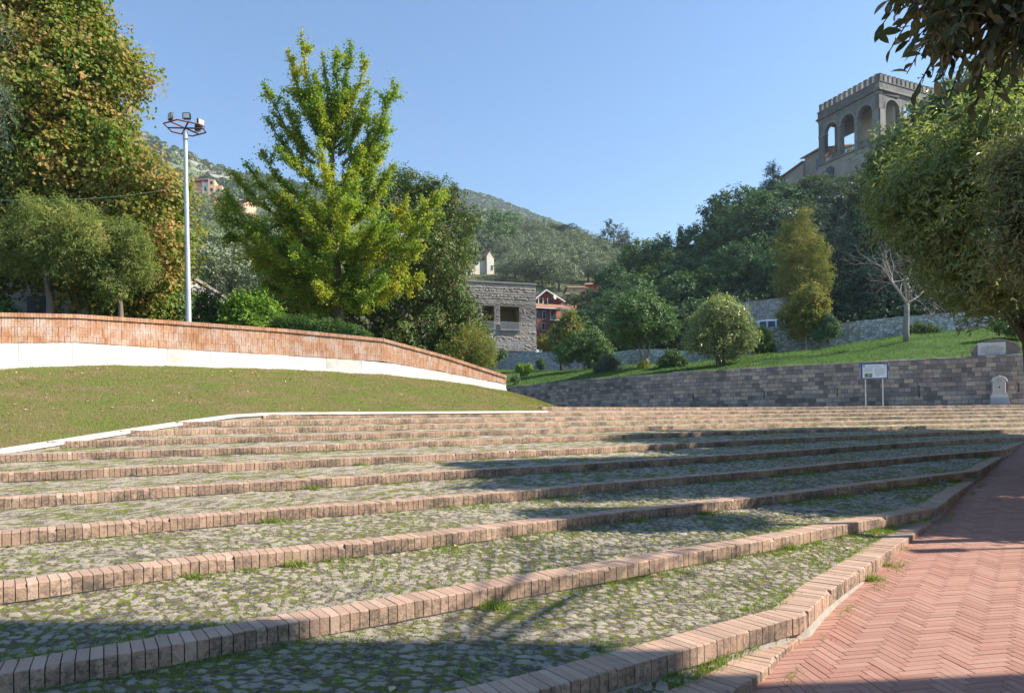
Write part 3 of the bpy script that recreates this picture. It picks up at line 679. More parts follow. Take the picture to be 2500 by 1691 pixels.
mb = MB(); Fb.box(mb, x0+W_*.02, x0+W_*.11, .05, .060, z0+H_*.82, z0+H_*.96); mb.build('badge', M['signblue'], pn)
mb = MB(); Fb.box(mb, x0+W_*.055, x0+W_*.075, .055, .063, z0+H_*.85, z0+H_*.93); Fb.box(mb, x0+W_*.042, x0+W_*.088, .055, .0635, z0+H_*.88, z0+H_*.90); mb.build('badge_star', M['signwhite'], pn)
mb = MB(); Fb.box(mb, x0+W_*.09, x0+W_*.40, .05, .060, z0+H_*.05, z0+H_*.34); mb.build('map_picture', M['mapgreen'], pn)
mb = MB()
Fb.box(mb, x0+W_*.22, x0+W_*.72, .05, .059, z0+H_*.87, z0+H_*.90); Fb.box(mb, x0+W_*.15, x0+W_*.80, .05, .059, z0+H_*.80, z0+H_*.82)
for c0, c1, za, nrow in ((.05, .44, .72, 7), (.50, .96, .70, 12)):
    for i in range(nrow):
        Fb.box(mb, x0+W_*c0, x0+W_*(c1-random.uniform(0, .1)), .05, .059, z0+H_*(za-i*.045), z0+H_*(za-i*.045+.016))
Fb.box(mb, x0+W_*.90, x0+W_*.96, .05, .059, z0+H_*.86, z0+H_*.97); Fb.box(mb, x0+W_*.57, x0+W_*.62, .05, .059, z0+H_*.12, z0+H_*.17); Fb.box(mb, x0+W_*.64, x0+W_*.71, .05, .059, z0+H_*.13, z0+H_*.16); Fb.box(mb, x0+W_*.92, x0+W_*.96, .05, .059, z0+H_*.06, z0+H_*.11)
mb.build('printed_text', M['signtext'], pn)

# ------------------------------------------------------------------ wall fountain
k = np.argmin(np.abs(pts[:, 0]/pts[:, 1]-(2439-CX)/FPX)); q = pts[k]; a = math.atan2(t[k, 1], t[k, 0]); Ff = FR((q[0], q[1], ZP), a); dd = q[1]; kk = dd/FPX
Ff.o = np.array([P(2439, 980, dd)[0], dd, ZP])-np.array([0, .32, 0]); Ff.o[0] = P(2439, 980, dd-.32)[0]
M['stonewhite'] = plain('fountain_stone', two((.46, .44, .40), (.62, .60, .55)), 3, .7, .2)
M['stoneblue'] = plain('fountain_base_stone', two((.30, .32, .35), (.40, .42, .45)), 3, .8, .3)
th = empty('drinking_fountain', tuple(Ff.o)); tag(th, 'carved white stone drinking fountain with scrolled top standing against the grey stone wall', 'fountain')
mb = MB(); Ff.box(mb, -20*kk, 20*kk, -.30, .30, -.02, 8*kk); Ff.box(mb, -18.5*kk, 18.5*kk, -.26, .24, 8*kk, 20*kk); mb.build('base', M['stoneblue'], th)
mb = MB(); Ff.box(mb, -17*kk, 17*kk, -.25, .20, 20*kk, 27*kk); Ff.box(mb, -15*kk, 15*kk, -.22, .15, 27*kk, 31*kk)
pr = [(-13.2, 30.5), (-13.2, 60)]+[(13.2*cos(t_), 60+9*sin(t_)) for t_ in np.linspace(pi, 0, 13)][1:-1]+[(13.2, 60), (13.2, 30.5)]
mb.poly([Ff(x*kk, .10, z*kk) for x, z in pr], -Ff.N*.3)
mb.build('stele', M['stonewhite'], th)
mb = MB()
arc = [(-15.5, 58.5), (-14.5, 62)]+[(14.2*cos(t_), 61.5+9*sin(t_)) for t_ in np.linspace(pi*.9, pi*.1, 11)]+[(14.5, 62), (15.5, 58.5)]
mb.tube([Ff(x*kk, .12, z*kk) for x, z in arc], [.05]+[.035]*(len(arc)-2)+[.05], 8); mb.tube([Ff(0, .12, 70*kk), Ff(0, .12, 73*kk)], [.07, .03], 8)
for sx in (-1, 1): mb.tube([Ff(sx*11.4*kk, .105, 31*kk), Ff(sx*11.4*kk, .105, 58*kk)], .03, 6)
mb.build('scroll_moulding', M['stonewhite'], th)
mb = MB(); mb.tube([Ff(0, .09, 61*kk), Ff(0, .16, 63*kk)], [.13, .07], 12); mb.build('shell', M['stoneblue'], th)
mb = MB(); mb.tube([Ff(0, .08, 45*kk), Ff(0, .20, 45*kk), Ff(0, .23, 43*kk)], [.045, .03, .02], 8); mb.build('spout', M['black'], th)
# stone bench ledge line at the wall foot
mb = MB(); Ff.box(mb, -60*kk, 40*kk, .32, .9, -.02, .07); o = mb.build('stone_ledge', M['oldstone'], None); tag(o, 'low stone ledge at the foot of the fountain on the top step', 'ledge')

# ------------------------------------------------------------------ green bank above the tuff wall
bank_front = [np.array([p[0]+m_[0]*.5, p[1]+m_[1]*.5, z-.04]) for p, m_, z in zip(pts, n_, zt)][::4]
bank_back = [P(1060, 905, 86), P(1237, 903, 84), P(1400, 904, 80), P(1495, 897, 70), P(1680, 889, 67), P(1830, 870, 63), P(2000, 852, 60.5), P(2212, 817, 57.5), P(2400, 802, 56), P(2560, 790, 55), P(2900, 740, 60), P(3300, 640, 70)]
nu, nv = 160, 30
A_, B_ = par(bank_front, nu), par(bank_back, nu)
# match by screen direction: pair by normalised arc, adequate for the sweep of the bank
tt = np.linspace(0, 1, nv)[:, None, None]; G = A_[None]*(1-tt)+B_[None]*tt
G[..., 2] += .35*np.sin(pi*tt[..., 0]); V = G.reshape(-1, 3); V[:, 2] += (fbm(V*np.array([.35, .35, 0]), 4)-.5)*.5*np.repeat(np.minimum(1, tt[:, 0, 0]*6)*np.minimum(1, (1-tt[:, 0, 0])*6), nu)
Q = (np.arange(nv-1)[:, None]*nu+np.arange(nu-1)[None]).ravel()
o = mesh('green_bank', V, np.stack([Q, Q+1, Q+1+nu, Q+nu], 1), M['lawn2'], smooth=True); tag(o, kind='structure'); BANK = V.reshape(nv, nu, 3)
rg = np.random.default_rng(4); N = 45000; u = rg.random(N)*(nu-1); v = rg.random(N)*(nv-1); iu = u.astype(int).clip(0, nu-2); iv = v.astype(int).clip(0, nv-2); fu = (u-iu)[:, None]; fv = (v-iv)[:, None]
p_ = BANK[iv, iu]*(1-fu)*(1-fv)+BANK[iv, iu+1]*fu*(1-fv)+BANK[iv+1, iu]*(1-fu)*fv+BANK[iv+1, iu+1]*fu*fv
M['blade2'] = leafmat('green_blade', [(.2, (.045, .08, .022)), (.5, (.065, .115, .03)), (.85, (.12, .17, .045))], .4, .35, .6, .6, .15)
blades('grass', p_, .16, .05, M['blade2'], 'lush green grass on the bank above the grey stone wall', 1.0, 8)

# ------------------------------------------------------------------ rubble walls
def rubble_mat(name, cols, scale):
    m, nt, b, out = newmat(name); uv = nt.nodes.new('ShaderNodeUVMap').outputs[0]
    v1 = nt.nodes.new('ShaderNodeTexVoronoi'); v1.voronoi_dimensions = '2D'; v1.inputs['Scale'].default_value = scale; v1.inputs['Randomness'].default_value = .95
    v2 = nt.nodes.new('ShaderNodeTexVoronoi'); v2.voronoi_dimensions = '2D'; v2.feature = 'DISTANCE_TO_EDGE'; v2.inputs['Scale'].default_value = scale; v2.inputs['Randomness'].default_value = .95
    mp = nt.nodes.new('ShaderNodeMapping'); mp.inputs['Scale'].default_value = (1, 1.35, 1)
    nd = noise(nt, uv, 6, 3); nt.links.new(uv, mp.inputs[0]); nt.links.new(mp.outputs[0], v1.inputs['Vector']); nt.links.new(mp.outputs[0], v2.inputs['Vector'])
    sp = nt.nodes.new('ShaderNodeSeparateColor'); nt.links.new(v1.outputs['Color'], sp.inputs[0])
    f = mathn(nt, 'ADD', mathn(nt, 'MULTIPLY', sp.outputs[0], .65), mathn(nt, 'MULTIPLY', noise(nt, uv, 5, 5, .7), .35))
    c = ramp(nt, f, cols)
    jt = ramp(nt, mathn(nt, 'ADD', v2.outputs[0], mathn(nt, 'MULTIPLY', mathn(nt, 'ADD', nd, -.5), .12)), [(.0, (0, 0, 0)), (.07, (1, 1, 1))])
    big = ramp(nt, noise(nt, uv, .5, 5, .7), [(.35, (.5, .53, .47)), (.55, (1, 1, 1))]); c = mixc(nt, .6, c, big, 'MULTIPLY')
    c = mixc(nt, jt, (.09, .09, .075), c)
    nt.links.new(c, b.inputs['Base Color']); b.inputs['Roughness'].default_value = .95
    bump(nt, b, mathn(nt, 'MULTIPLY', jt, mathn(nt, 'ADD', .6, noise(nt, uv, 9, 4))), 1., .08); return m
M['rubble'] = rubble_mat('rubble_limestone', [(.2, (.34, .33, .30)), (.5, (.52, .50, .46)), (.8, (.72, .70, .66))], 3.4)
M['rubble2'] = rubble_mat('rubble_wall_mortared', [(.2, (.36, .35, .32)), (.5, (.48, .46, .43)), (.8, (.62, .60, .56))], 3.0)
def rubble_wall(name, label, P3, zlow, mat, thick=.6):
    """P3: top line points (left to right), zlow: bottom z per point"""
    a_ = resample(np.c_[np.array(P3), np.array(zlow)], .5); pp = a_[:, :2]; d = np.r_[0, np.cumsum(np.linalg.norm(np.diff(pp, axis=0), axis=1))]; t_, m_ = normals(pp)
    V = []; UV = []
    zt2 = a_[:, 2]+(fbm(np.c_[pp*1.3, pp[:, 0]*0], 3)-.5)*.22
    ns = 9
    for i in range(len(pp)):
        for s_ in range(ns):
            f = s_/(ns-1); z = a_[i, 3]*(1-f)+zt2[i]*f; bulge = (fbm(np.array([[pp[i, 0]*1.5, pp[i, 1]*1.5, z*1.5]]), 3)[0]-.5)*.18
            V.append([pp[i, 0]+m_[i, 0]*(.15*f+bulge), pp[i, 1]+m_[i, 1]*(.15*f+bulge), z]); UV.append([d[i], z])
        V.append([pp[i, 0]+m_[i, 0]*thick, pp[i, 1]+m_[i, 1]*thick, zt2[i]-.03]); UV.append([d[i], zt2[i]+thick])
        V.append([pp[i, 0]+m_[i, 0]*thick, pp[i, 1]+m_[i, 1]*thick, a_[i, 3]]); UV.append([d[i], zt2[i]+thick+1])
    k_ = ns+2; F = np.array([[k_*i+a2, k_*(i+1)+a2, k_*(i+1)+a2+1, k_*i+a2+1] for i in range(len(pp)-1) for a2 in range(k_-1)]+[[0, 1, ns, ns+1]])
    o = mesh(name, V, F, mat, uv=UV, rnd=np.full(len(V), .5), smooth=False); tag(o, label, 'wall'); return o
def rw(name, label, L, mat):
    return rubble_wall(name, label, [P(x, yt, d) for x, yt, yb, d in L], [P(x, yb, d)[2]-.4 for x, yt, yb, d in L], mat)
rw('rubble_wall', 'dry rubble wall of pale stones along the top of the green bank behind the bare tree', [(1830, 800, 870, 63), (1862, 799, 868, 62.5), (1900, 797, 864, 62), (1960, 797, 858, 61.5), (2000, 796, 852, 61), (2040, 790, 846, 60.5), (2100, 782, 834, 59.5), (2212, 771, 817, 58), (2300, 763, 806, 57), (2400, 757, 801, 56.5), (2440, 757, 799, 56.3)], M['rubble'])
rw('rubble_wall', 'low white rubble wall between the multi-stemmed tree and the round bush', [(1440, 868, 905, 72), (1495, 858, 898, 70.5), (1560, 852, 893, 69.5), (1620, 852, 890, 68.6), (1700, 858, 886, 67.5), (1790, 846, 874, 66), (1832, 822, 872, 64)], M['rubble'])
rw('rubble_wall', 'upper rubble terrace wall below the dark trees left of the stone pillar', [(1780, 742, 800, 78), (1830, 735, 800, 77), (1880, 728, 800, 76), (1960, 722, 790, 76)], M['rubble2'])
rw('rubble_wall', 'grey terrace wall under the square stone building', [(1175, 862, 912, 89), (1222, 860, 908, 88.5), (1300, 858, 907, 88), (1420, 862, 906, 87), (1520, 866, 900, 86)], M['rubble2'])

# road shelf behind the rubble wall, stone pillar, parked van
o, _ = loft('road', [[P(1780, 812, 64.3), P(1900, 812, 63), P(2060, 806, 61.6), P(2250, 786, 59), P(2460, 775, 57.5), P(2800, 740, 57)], [P(1780, 806, 72), P(1900, 804, 70), P(2060, 796, 68.5), P(2250, 780, 65), P(2460, 768, 63), P(2800, 730, 63)]], plain('asphalt', two((.045, .045, .045), (.07, .068, .065)), 3), 40, 4); tag(o, kind='structure')
b0 = P(1919, 796, 69.5); Fp = FR((b0[0], b0[1], b0[2]-1), R(10)); kk = 69.5/FPX
th = empty('stone_pillar', tuple(Fp.o)); tag(th, 'square plastered gate pillar above the white van', 'pillar')
mb = MB(); Fp.box(mb, -13*kk, 13*kk, -.5, .5, 0, 1+33*kk); mb.build('shaft', M['concrete'], th)
mb = MB(); Fp.box(mb, -14.5*kk, 14.5*kk, -.56, .56, 1+33*kk, 1+36*kk); mb.build('cap', M['oldstone'], th)
mb = MB(); Fp.box(mb, -2*kk, 1*kk, .49, .53, .6, 1+31*kk); Fp.box(mb, -11*kk, -9*kk, .49, .52, .6, 1+30*kk); mb.build('rain_streak', M['plaque'], th)

# van: only its roof and windows rise above the wall
M['carwhite'] = plain('van_paint', two((.42, .47, .53), (.50, .55, .60)), 1, .25, 0)
c0 = P(1900, 812, 66.5); Fv = FR((c0[0], c0[1], c0[2]-.62), R(-16))
th = empty('parked_van', tuple(Fv.o)); tag(th, 'small pale van parked behind the rubble wall beneath the stone pillar', 'van')
mb = MB()
def section(x, hw, z0, z1, inset): return [Fv(x, -hw, z0), Fv(x, -hw, z0+(z1-z0)*.52), Fv(x, -hw+inset, z1-.05), Fv(x, -hw+inset+.12, z1), Fv(x, hw-inset-.12, z1), Fv(x, hw-inset, z1-.05), Fv(x, hw, z0+(z1-z0)*.52), Fv(x, hw, z0)]
secs = [section(-2.1, .74, .35, 1.25, .1), section(-1.95, .84, .28, 1.75, .16), section(-1.2, .86, .28, 1.84, .18), section(.2, .86, .28, 1.82, .18), section(.75, .86, .28, 1.66, .18), section(1.15, .84, .28, 1.15, .05), section(1.9, .80, .28, 1.02, .05), section(2.05, .70, .35, .8, .05)]
V = [p for s_ in secs for p in s_]; Q = [[8*i+j_, 8*i+(j_+1) % 8, 8*i+8+(j_+1) % 8, 8*i+8+j_] for i in range(len(secs)-1) for j_ in range(8)]
mb.add(V, Q); mb.poly(secs[0]); mb.poly(secs[-1][::-1]); body = mb.build('body', M['carwhite'], th)
for xa, xb in ((-1.75, -1.15), (-1.0, -.35), (-.2, .45)):
    for sy in (1, -1):
        mb = MB(); mb.poly([Fv(xa, sy*.855, 1.12), Fv(xb, sy*.855, 1.12), Fv(xb-.03, sy*.735, 1.68), Fv(xa+.03, sy*.735, 1.68)], Fv.N*sy*.012); mb.build('side_window', M['dark'], th)
mb = MB(); mb.poly([Fv(.82, -.68, 1.62), Fv(1.17, -.78, 1.2), Fv(1.17, .78, 1.2), Fv(.82, .68, 1.62)], Fv.T*.03+Fv.Z*.03); mb.build('windscreen', M['dark'], th)
for x in (-1.4, 1.4):
    for sy in (1, -1):
        mb = MB(); mb.tube([Fv(x, sy*.72, .32), Fv(x, sy*.9, .32)], .32, 20); wh = mb.build('wheel', M['black'], th)
        mb = MB(); mb.tube([Fv(x, sy*.89, .32), Fv(x, sy*.915, .32)], .18, 14); mb.build('rim', M['galv'], wh)

# ================================================================== HILLS
def hillmat(name, cols, rock=None, rs=.02, scale=.05, thr=.6):
    m, nt, b, out = newmat(name); co = coord(nt)
    f = mathn(nt, 'ADD', mathn(nt, 'MULTIPLY', noise(nt, co, scale, 5, .65), .5), mathn(nt, 'MULTIPLY', noise(nt, co, scale*9, 5, .75), .5))
    c = ramp(nt, f, cols)
    if rock:
        rk = ramp(nt, noise(nt, co, rs, 6, .8), [(thr, (0, 0, 0)), (thr+.05, (1, 1, 1))]); c = mixc(nt, rk, c, rock)
    nt.links.new(c, b.inputs['Base Color']); b.inputs['Roughness'].default_value = 1; b.inputs['Specular IOR Level'].default_value = .05
    bump(nt, b, noise(nt, co, scale*6, 6, .8), 1., 6*.05/scale*.1); return m
M['mtn'] = hillmat('rocky_mountain', [(.35, (.07, .11, .045)), (.5, (.13, .16, .07)), (.65, (.24, .23, .13))], (.33, .31, .28), .012, .02, .56)
M['mtn2'] = hillmat('wooded_mountain', [(.35, (.05, .09, .03)), (.5, (.09, .13, .045)), (.65, (.16, .15, .06))], None, .01, .02)
def hl(name, rows, mat, nu=100, nv=40, amp=0, nsc=.02, seed=0):
    o, G = loft(name, [[P(*p) if not isinstance(p, np.ndarray) else p for p in r] for r in rows], mat, nu, nv, amp, nsc, True, seed); tag(o, kind='structure'); return G
HM1 = hl('mountain', [[(-300, 620, 480), (100, 600, 460), (380, 560, 450), (560, 560, 450), (760, 580, 460), (1000, 640, 500), (1200, 700, 560)],
     [(-300, 330, 760), (100, 330, 740), (340, 410, 720), (470, 450, 720), (620, 490, 720), (800, 520, 730), (1000, 560, 740), (1200, 610, 740)],
     [(-300, 60, 1000), (0, 150, 960), (200, 255, 930), (310, 312, 900), (345, 322, 900), (385, 342, 900), (420, 366, 900), (480, 392, 900), (540, 412, 900), (640, 432, 900), (760, 462, 900), (1000, 520, 900), (1200, 590, 900)],
     [(-300, 400, 1200), (400, 600, 1200), (1200, 800, 1200)]], M['mtn'], 220, 90, 7, .03, 3)
HM2 = hl('mountain', [[(700, 700, 700), (1000, 700, 700), (1300, 720, 700), (1600, 760, 700)],
     [(700, 560, 1050), (1000, 560, 1050), (1300, 610, 1050), (1600, 700, 1050)],
     [(700, 500, 1500), (900, 480, 1500), (1000, 472, 1500), (1080, 474, 1500), (1140, 473, 1480), (1190, 483, 1450), (1235, 505, 1430), (1290, 528, 1400), (1340, 545, 1400), (1400, 572, 1400), (1450, 598, 1400), (1600, 660, 1400)],
     [(700, 700, 1700), (1600, 800, 1600)]], M['mtn2'], 180, 80, 10, .015, 5)
HO1 = hl('olive_slope', [[(-200, 800, 62), (380, 795, 64), (560, 800, 68), (760, 800, 72), (950, 800, 76), (1180, 850, 92)],
     [(-200, 660, 120), (380, 640, 130), (560, 655, 135), (750, 660, 140), (950, 690, 150), (1180, 740, 160)],
     [(-200, 480, 270), (380, 500, 280), (470, 496, 280), (540, 510, 290), (700, 570, 300), (900, 610, 300), (1180, 670, 300)],
     [(-200, 470, 340), (380, 500, 340), (540, 520, 345), (900, 640, 360), (1180, 720, 370)]], M['olivesoil'], 100, 60, 1.2, .05, 7)
HO2 = hl('olive_hill', [[(900, 800, 150), (1180, 800, 150), (1420, 790, 150), (1600, 780, 150), (1800, 780, 150)],
     [(900, 640, 235), (1180, 668, 230), (1300, 690, 220), (1420, 705, 215), (1600, 700, 215), (1800, 700, 220)],
     [(900, 585, 370), (1080, 580, 360), (1180, 592, 355), (1250, 582, 350), (1300, 578, 350), (1370, 594, 345), (1440, 612, 340), (1500, 622, 335), (1550, 645, 330), (1600, 668, 330), (1800, 720, 330)],
     [(900, 620, 420), (1300, 640, 420), (1800, 780, 420)]], M['olivesoil'], 100, 50, 1.5, .04, 9)
# wooded castle hill: rows from its foot upwards
HR = hl('castle_hill', [[(1400, 905, 92), (1460, 880, 90), (1600, 850, 86), (1780, 812, 77), (1960, 796, 76), (2060, 800, 70), (2250, 775, 64), (2420, 755, 62), (2700, 690, 60), (3300, 520, 62), (4200, 300, 60)],
     [(1410, 880, 110), (1470, 830, 105), (1600, 780, 98), (1780, 745, 88), (1960, 725, 86), (2060, 740, 78), (2250, 700, 74), (2450, 660, 70), (2800, 560, 68), (3400, 380, 68), (4300, 100, 66)],
     [(1430, 820, 130), (1500, 770, 128), (1600, 700, 122), (1750, 650, 112), (1900, 600, 106), (2060, 580, 102), (2250, 540, 98), (2450, 500, 92), (2800, 380, 86), (3400, 180, 80), (4300, -100, 74)],
     [(1450, 770, 160), (1530, 710, 150), (1620, 660, 142), (1760, 570, 130), (1860, 550, 126), (2000, 515, 122), (2150, 480, 120), (2300, 420, 114), (2500, 320, 106), (2900, 150, 98), (3500, -60, 86), (4300, -300, 78)],
     [(1350, 800, 200), (1560, 760, 190), (1760, 600, 160), (1860, 560, 150), (2000, 520, 145), (2200, 470, 140), (2500, 330, 130), (2900, 170, 120), (3500, -60, 105), (4300, -300, 95)],
     [(1400, 900, 260), (1800, 850, 250), (2500, 600, 220), (4300, 100, 150)]], M['soil'], 140, 80, 1.2, .06, 11)

# ================================================================== BUILDINGS
M['ochre'] = plain('ochre_plaster', two((.17, .13, .045), (.22, .17, .06)), 2, .9, .1)
M['redwood'] = plain('red_window_frame', two((.13, .025, .02), (.2, .04, .03)), 3, .6, 0)
M['rail'] = plain('grey_railing', two((.34, .36, .38), (.42, .44, .46)), 3, .5, 0)
M['greyplaster'] = plain('grey_plaster', [(.3, (.28, .27, .26)), (.55, (.38, .36, .34)), (.75, (.46, .40, .36))], 1.2, .9, .2)
M['creamplaster'] = plain('cream_plaster', [(.3, (.52, .47, .36)), (.6, (.68, .62, .50)), (.8, (.74, .70, .60))], .5, .9, .1)
M['pink'] = plain('pink_plaster', two((.62, .30, .22), (.72, .40, .28)), .3, .9, .05)
M['peach'] = plain('peach_plaster', two((.72, .44, .26), (.78, .52, .34)), .3, .9, .05)
M['whitepl'] = plain('white_plaster', two((.68, .66, .62), (.76, .75, .72)), .3, .9, .05)
M['orange'] = plain('orange_plaster', two((.42, .17, .08), (.48, .21, .10)), .4, .9, .1)
M['redpl'] = plain('dark_red_plaster', two((.18, .05, .04), (.25, .08, .06)), .4, .9, .1)
M['shutter'] = plain('dark_shutter', two((.05, .055, .075), (.08, .085, .11)), 3, .5, 0)
def tile_mat(name, c1, c2):
    m, nt, b, out = newmat(name); co = coord(nt)
    wv = nt.nodes.new('ShaderNodeTexWave'); wv.inputs['Scale'].default_value = 1.6; wv.inputs['Distortion'].default_value = .3; nt.links.new(co, wv.inputs[0])
    c = ramp(nt, noise(nt, co, 2.5, 5, .8), [(.35, c1), (.65, c2)]); nt.links.new(c, b.inputs['Base Color']); b.inputs['Roughness'].default_value = .9; bump(nt, b, wv.outputs[0], .6, .06); return m
M['tiles'] = tile_mat('roof_tiles', (.30, .13, .08), (.42, .21, .13)); M['tiles2'] = tile_mat('old_roof_tiles', (.28, .17, .11), (.45, .30, .20))

# ---- square rusticated building with loggia
FA, FB = P(1040, 857, 86.0), P(1310, 857, 90.5); L_ = np.hypot(*(FB-FA)[:2]); aF = math.atan2(*(FB-FA)[:2][::-1])
z0 = 8.9+EYE; FL = FR((FA[0], FA[1], z0), aF)
def fx(px):  # local x on the facade for a picture column
    u = (px-CX)/FPX; d = (FA[0]-u*FA[1])/(u*sin(aF)-cos(aF)); return d
zt_ = P(1309, 696, 90.5)[2]-z0
dm = 88.5/FPX
def fz(px, py): return P(px, py, FA[1]+fx(px)*sin(aF))[2]-z0
op = [(fx(1180.5), fx(1210.5), fz(1195, 804), fz(1195, 746)), (fx(1224.3), fx(1271), fz(1248, 806), fz(1248, 748)), (fx(1166), fx(1210), fz(1195, 856), fz(1195, 832))]
th = empty('stone_building', tuple(FL.o)); tag(th, 'square rusticated grey stone building with two deep loggia openings under a flat roof', 'building')
def rustic(name, u0, u1, z0_, z1_, holes, fr, par_, cell=.085, seed=0):
    nx = int((u1-u0)/cell); nz = int((z1_-z0_)/cell); xs = np.linspace(u0, u1, nx+1); zs = np.linspace(z0_, z1_, nz+1)
    for h in holes:
        for k_ in (0, 1): xs[np.argmin(np.abs(xs-h[k_]))] = h[k_]
        for k_ in (2, 3): zs[np.argmin(np.abs(zs-h[k_]))] = h[k_]
    X, Z = np.meshgrid(xs, zs); row = np.floor(Z/.34); ph = (Z/.34) % 1
    rough = (np.sin(row*2.3) > -.35)*.75+.25
    dsp = np.where(ph < .12, -.05, (fbm(np.stack([X*2.6, Z*3.2, row*5], -1).reshape(-1, 3)*1.5, 4, seed).reshape(X.shape)-.42)*.30*rough*np.sin(np.clip((ph-.12)/.88, 0, 1)*pi)**.5)
    hm = np.zeros(X.shape, bool)
    for h in holes: hm |= (X > h[0]-.13) & (X < h[1]+.13) & (Z > h[2]-.13) & (Z < h[3]+.13)
    dsp[hm] = 0; dsp[:, -1] = 0; dsp[-1] = 0; dsp[:, 0] = 0
    V = fr.o+X[..., None]*fr.T+Z[..., None]*fr.Z+dsp[..., None]*fr.N
    nn = len(xs); q = []
    for i in range(len(zs)-1):
        zc = (zs[i]+zs[i+1])/2
        xc = (xs[:-1]+xs[1:])/2; ok = np.ones(len(xc), bool)
        for h in holes: ok &= ~((xc > h[0]) & (xc < h[1]) & (zc > h[2]) & (zc < h[3]))
        j_ = np.where(ok)[0]; b_ = i*nn+j_; q.append(np.stack([b_, b_+1, b_+1+nn, b_+nn], 1))
    return mesh(name, V.reshape(-1, 3), np.concatenate(q), M['rustic'], par_, rnd=(np.sin(row*12.9)*.5+.5).ravel())
M['rustic'] = plain('rusticated_tuff', [(.25, (.13, .112, .095)), (.5, (.24, .212, .185)), (.75, (.33, .29, .25))], 1.3, .95, .8, .06, rmix=.3)
rustic('front_wall', -6, L_, -.2, zt_, op, FL, th)
sideF = FR(FL(L_, 0, 0), aF+R(90)); rustic('side_wall', 0, 12, -.2, zt_, [], sideF, th, .2, 5)
mb = MB(); FL.box(mb, -6, L_-.01, -12, -3.2, -.2, zt_-.05); mb.add([FL(-6.1, .12, zt_), FL(L_+.12, .12, zt_), FL(L_+.12, -12, zt_), FL(-6.1, -12, zt_)], [[0, 1, 2, 3]]); mb.build('core', M['ochre'], th)
mb = MB(); FL.box(mb, -6.05, L_+.1, -.5, .1, zt_-.02, zt_+.22); mb.build('parapet', M['rustic'], th)
for h in op:
    x0, x1, za, zb = h; mb = MB(); dp = -2.6
    # reveal faces
    mb.add([FL(x0, 0, za), FL(x0, dp, za), FL(x0, dp, zb), FL(x0, 0, zb)], [[0, 1, 2, 3]]); mb.add([FL(x1, 0, za), FL(x1, 0, zb), FL(x1, dp, zb), FL(x1, dp, za)], [[0, 1, 2, 3]])
    mb.add([FL(x0, 0, za), FL(x1, 0, za), FL(x1, dp, za), FL(x0, dp, za)], [[0, 1, 2, 3]]); mb.add([FL(x0, 0, zb), FL(x0, dp, zb), FL(x1, dp, zb), FL(x1, 0, zb)], [[0, 1, 2, 3]])
    mb.add([FL(x0, dp, za), FL(x1, dp, za), FL(x1, dp, zb), FL(x0, dp, zb)], [[0, 1, 2, 3]]); lo = mb.build('loggia', M['ochre'], th)
    mb = MB(); n_b = int((x1-x0)/.13)
    if zb-za > 2:
        wx0 = x0+.05; wx1 = x0+(x1-x0)*(.66 if x1-x0 > 2 else .6); wz = za+(zb-za)*.58
        mw = MB()
        for xx in np.linspace(wx0, wx1, 3 if x1-x0 < 2 else 5): FL.box(mw, xx-.05, xx+.05, dp+.02, dp+.1, za, wz)
        for zz in np.linspace(za, wz, 4): FL.box(mw, wx0, wx1, dp+.021, dp+.099, zz-.05, zz+.05)
        wf = mw.build('window_frame', M['redwood'], th); mw = MB(); FL.box(mw, wx0, wx1, dp+.01, dp+.05, za, wz); mw.build('window_pane', M['dark'], wf)
        mw = MB(); FL.box(mw, x0-.06, x1+.06, -.1, .3, za-.1, za+.02); mw.build('sill', M['oldstone'], th)
    for i in range(n_b+1):
        xx = x0+(x1-x0)*i/n_b; FL.box(mb, xx-.018, xx+.018, .18, .215, za+.02, za+.98)
    FL.box(mb, x0-.02, x1+.02, .17, .225, za+.98, za+1.03); FL.box(mb, x0-.02, x1+.02, .17, .225, za+.08, za+.12); mb.build('railing', M['rail'], th)
# terrace rail at its foot
mb = MB()
for i in range(44): xx = fx(1166)+i*.14; FL.box(mb, xx-.015, xx+.015, 1.3, 1.33, -.15, .85)
FL.box(mb, fx(1166), fx(1166)+6.05, 1.29, 1.34, .85, .9); o = mb.build('terrace_railing', M['rail']); tag(o, 'thin grey metal railing along the terrace under the square stone building', 'railing')

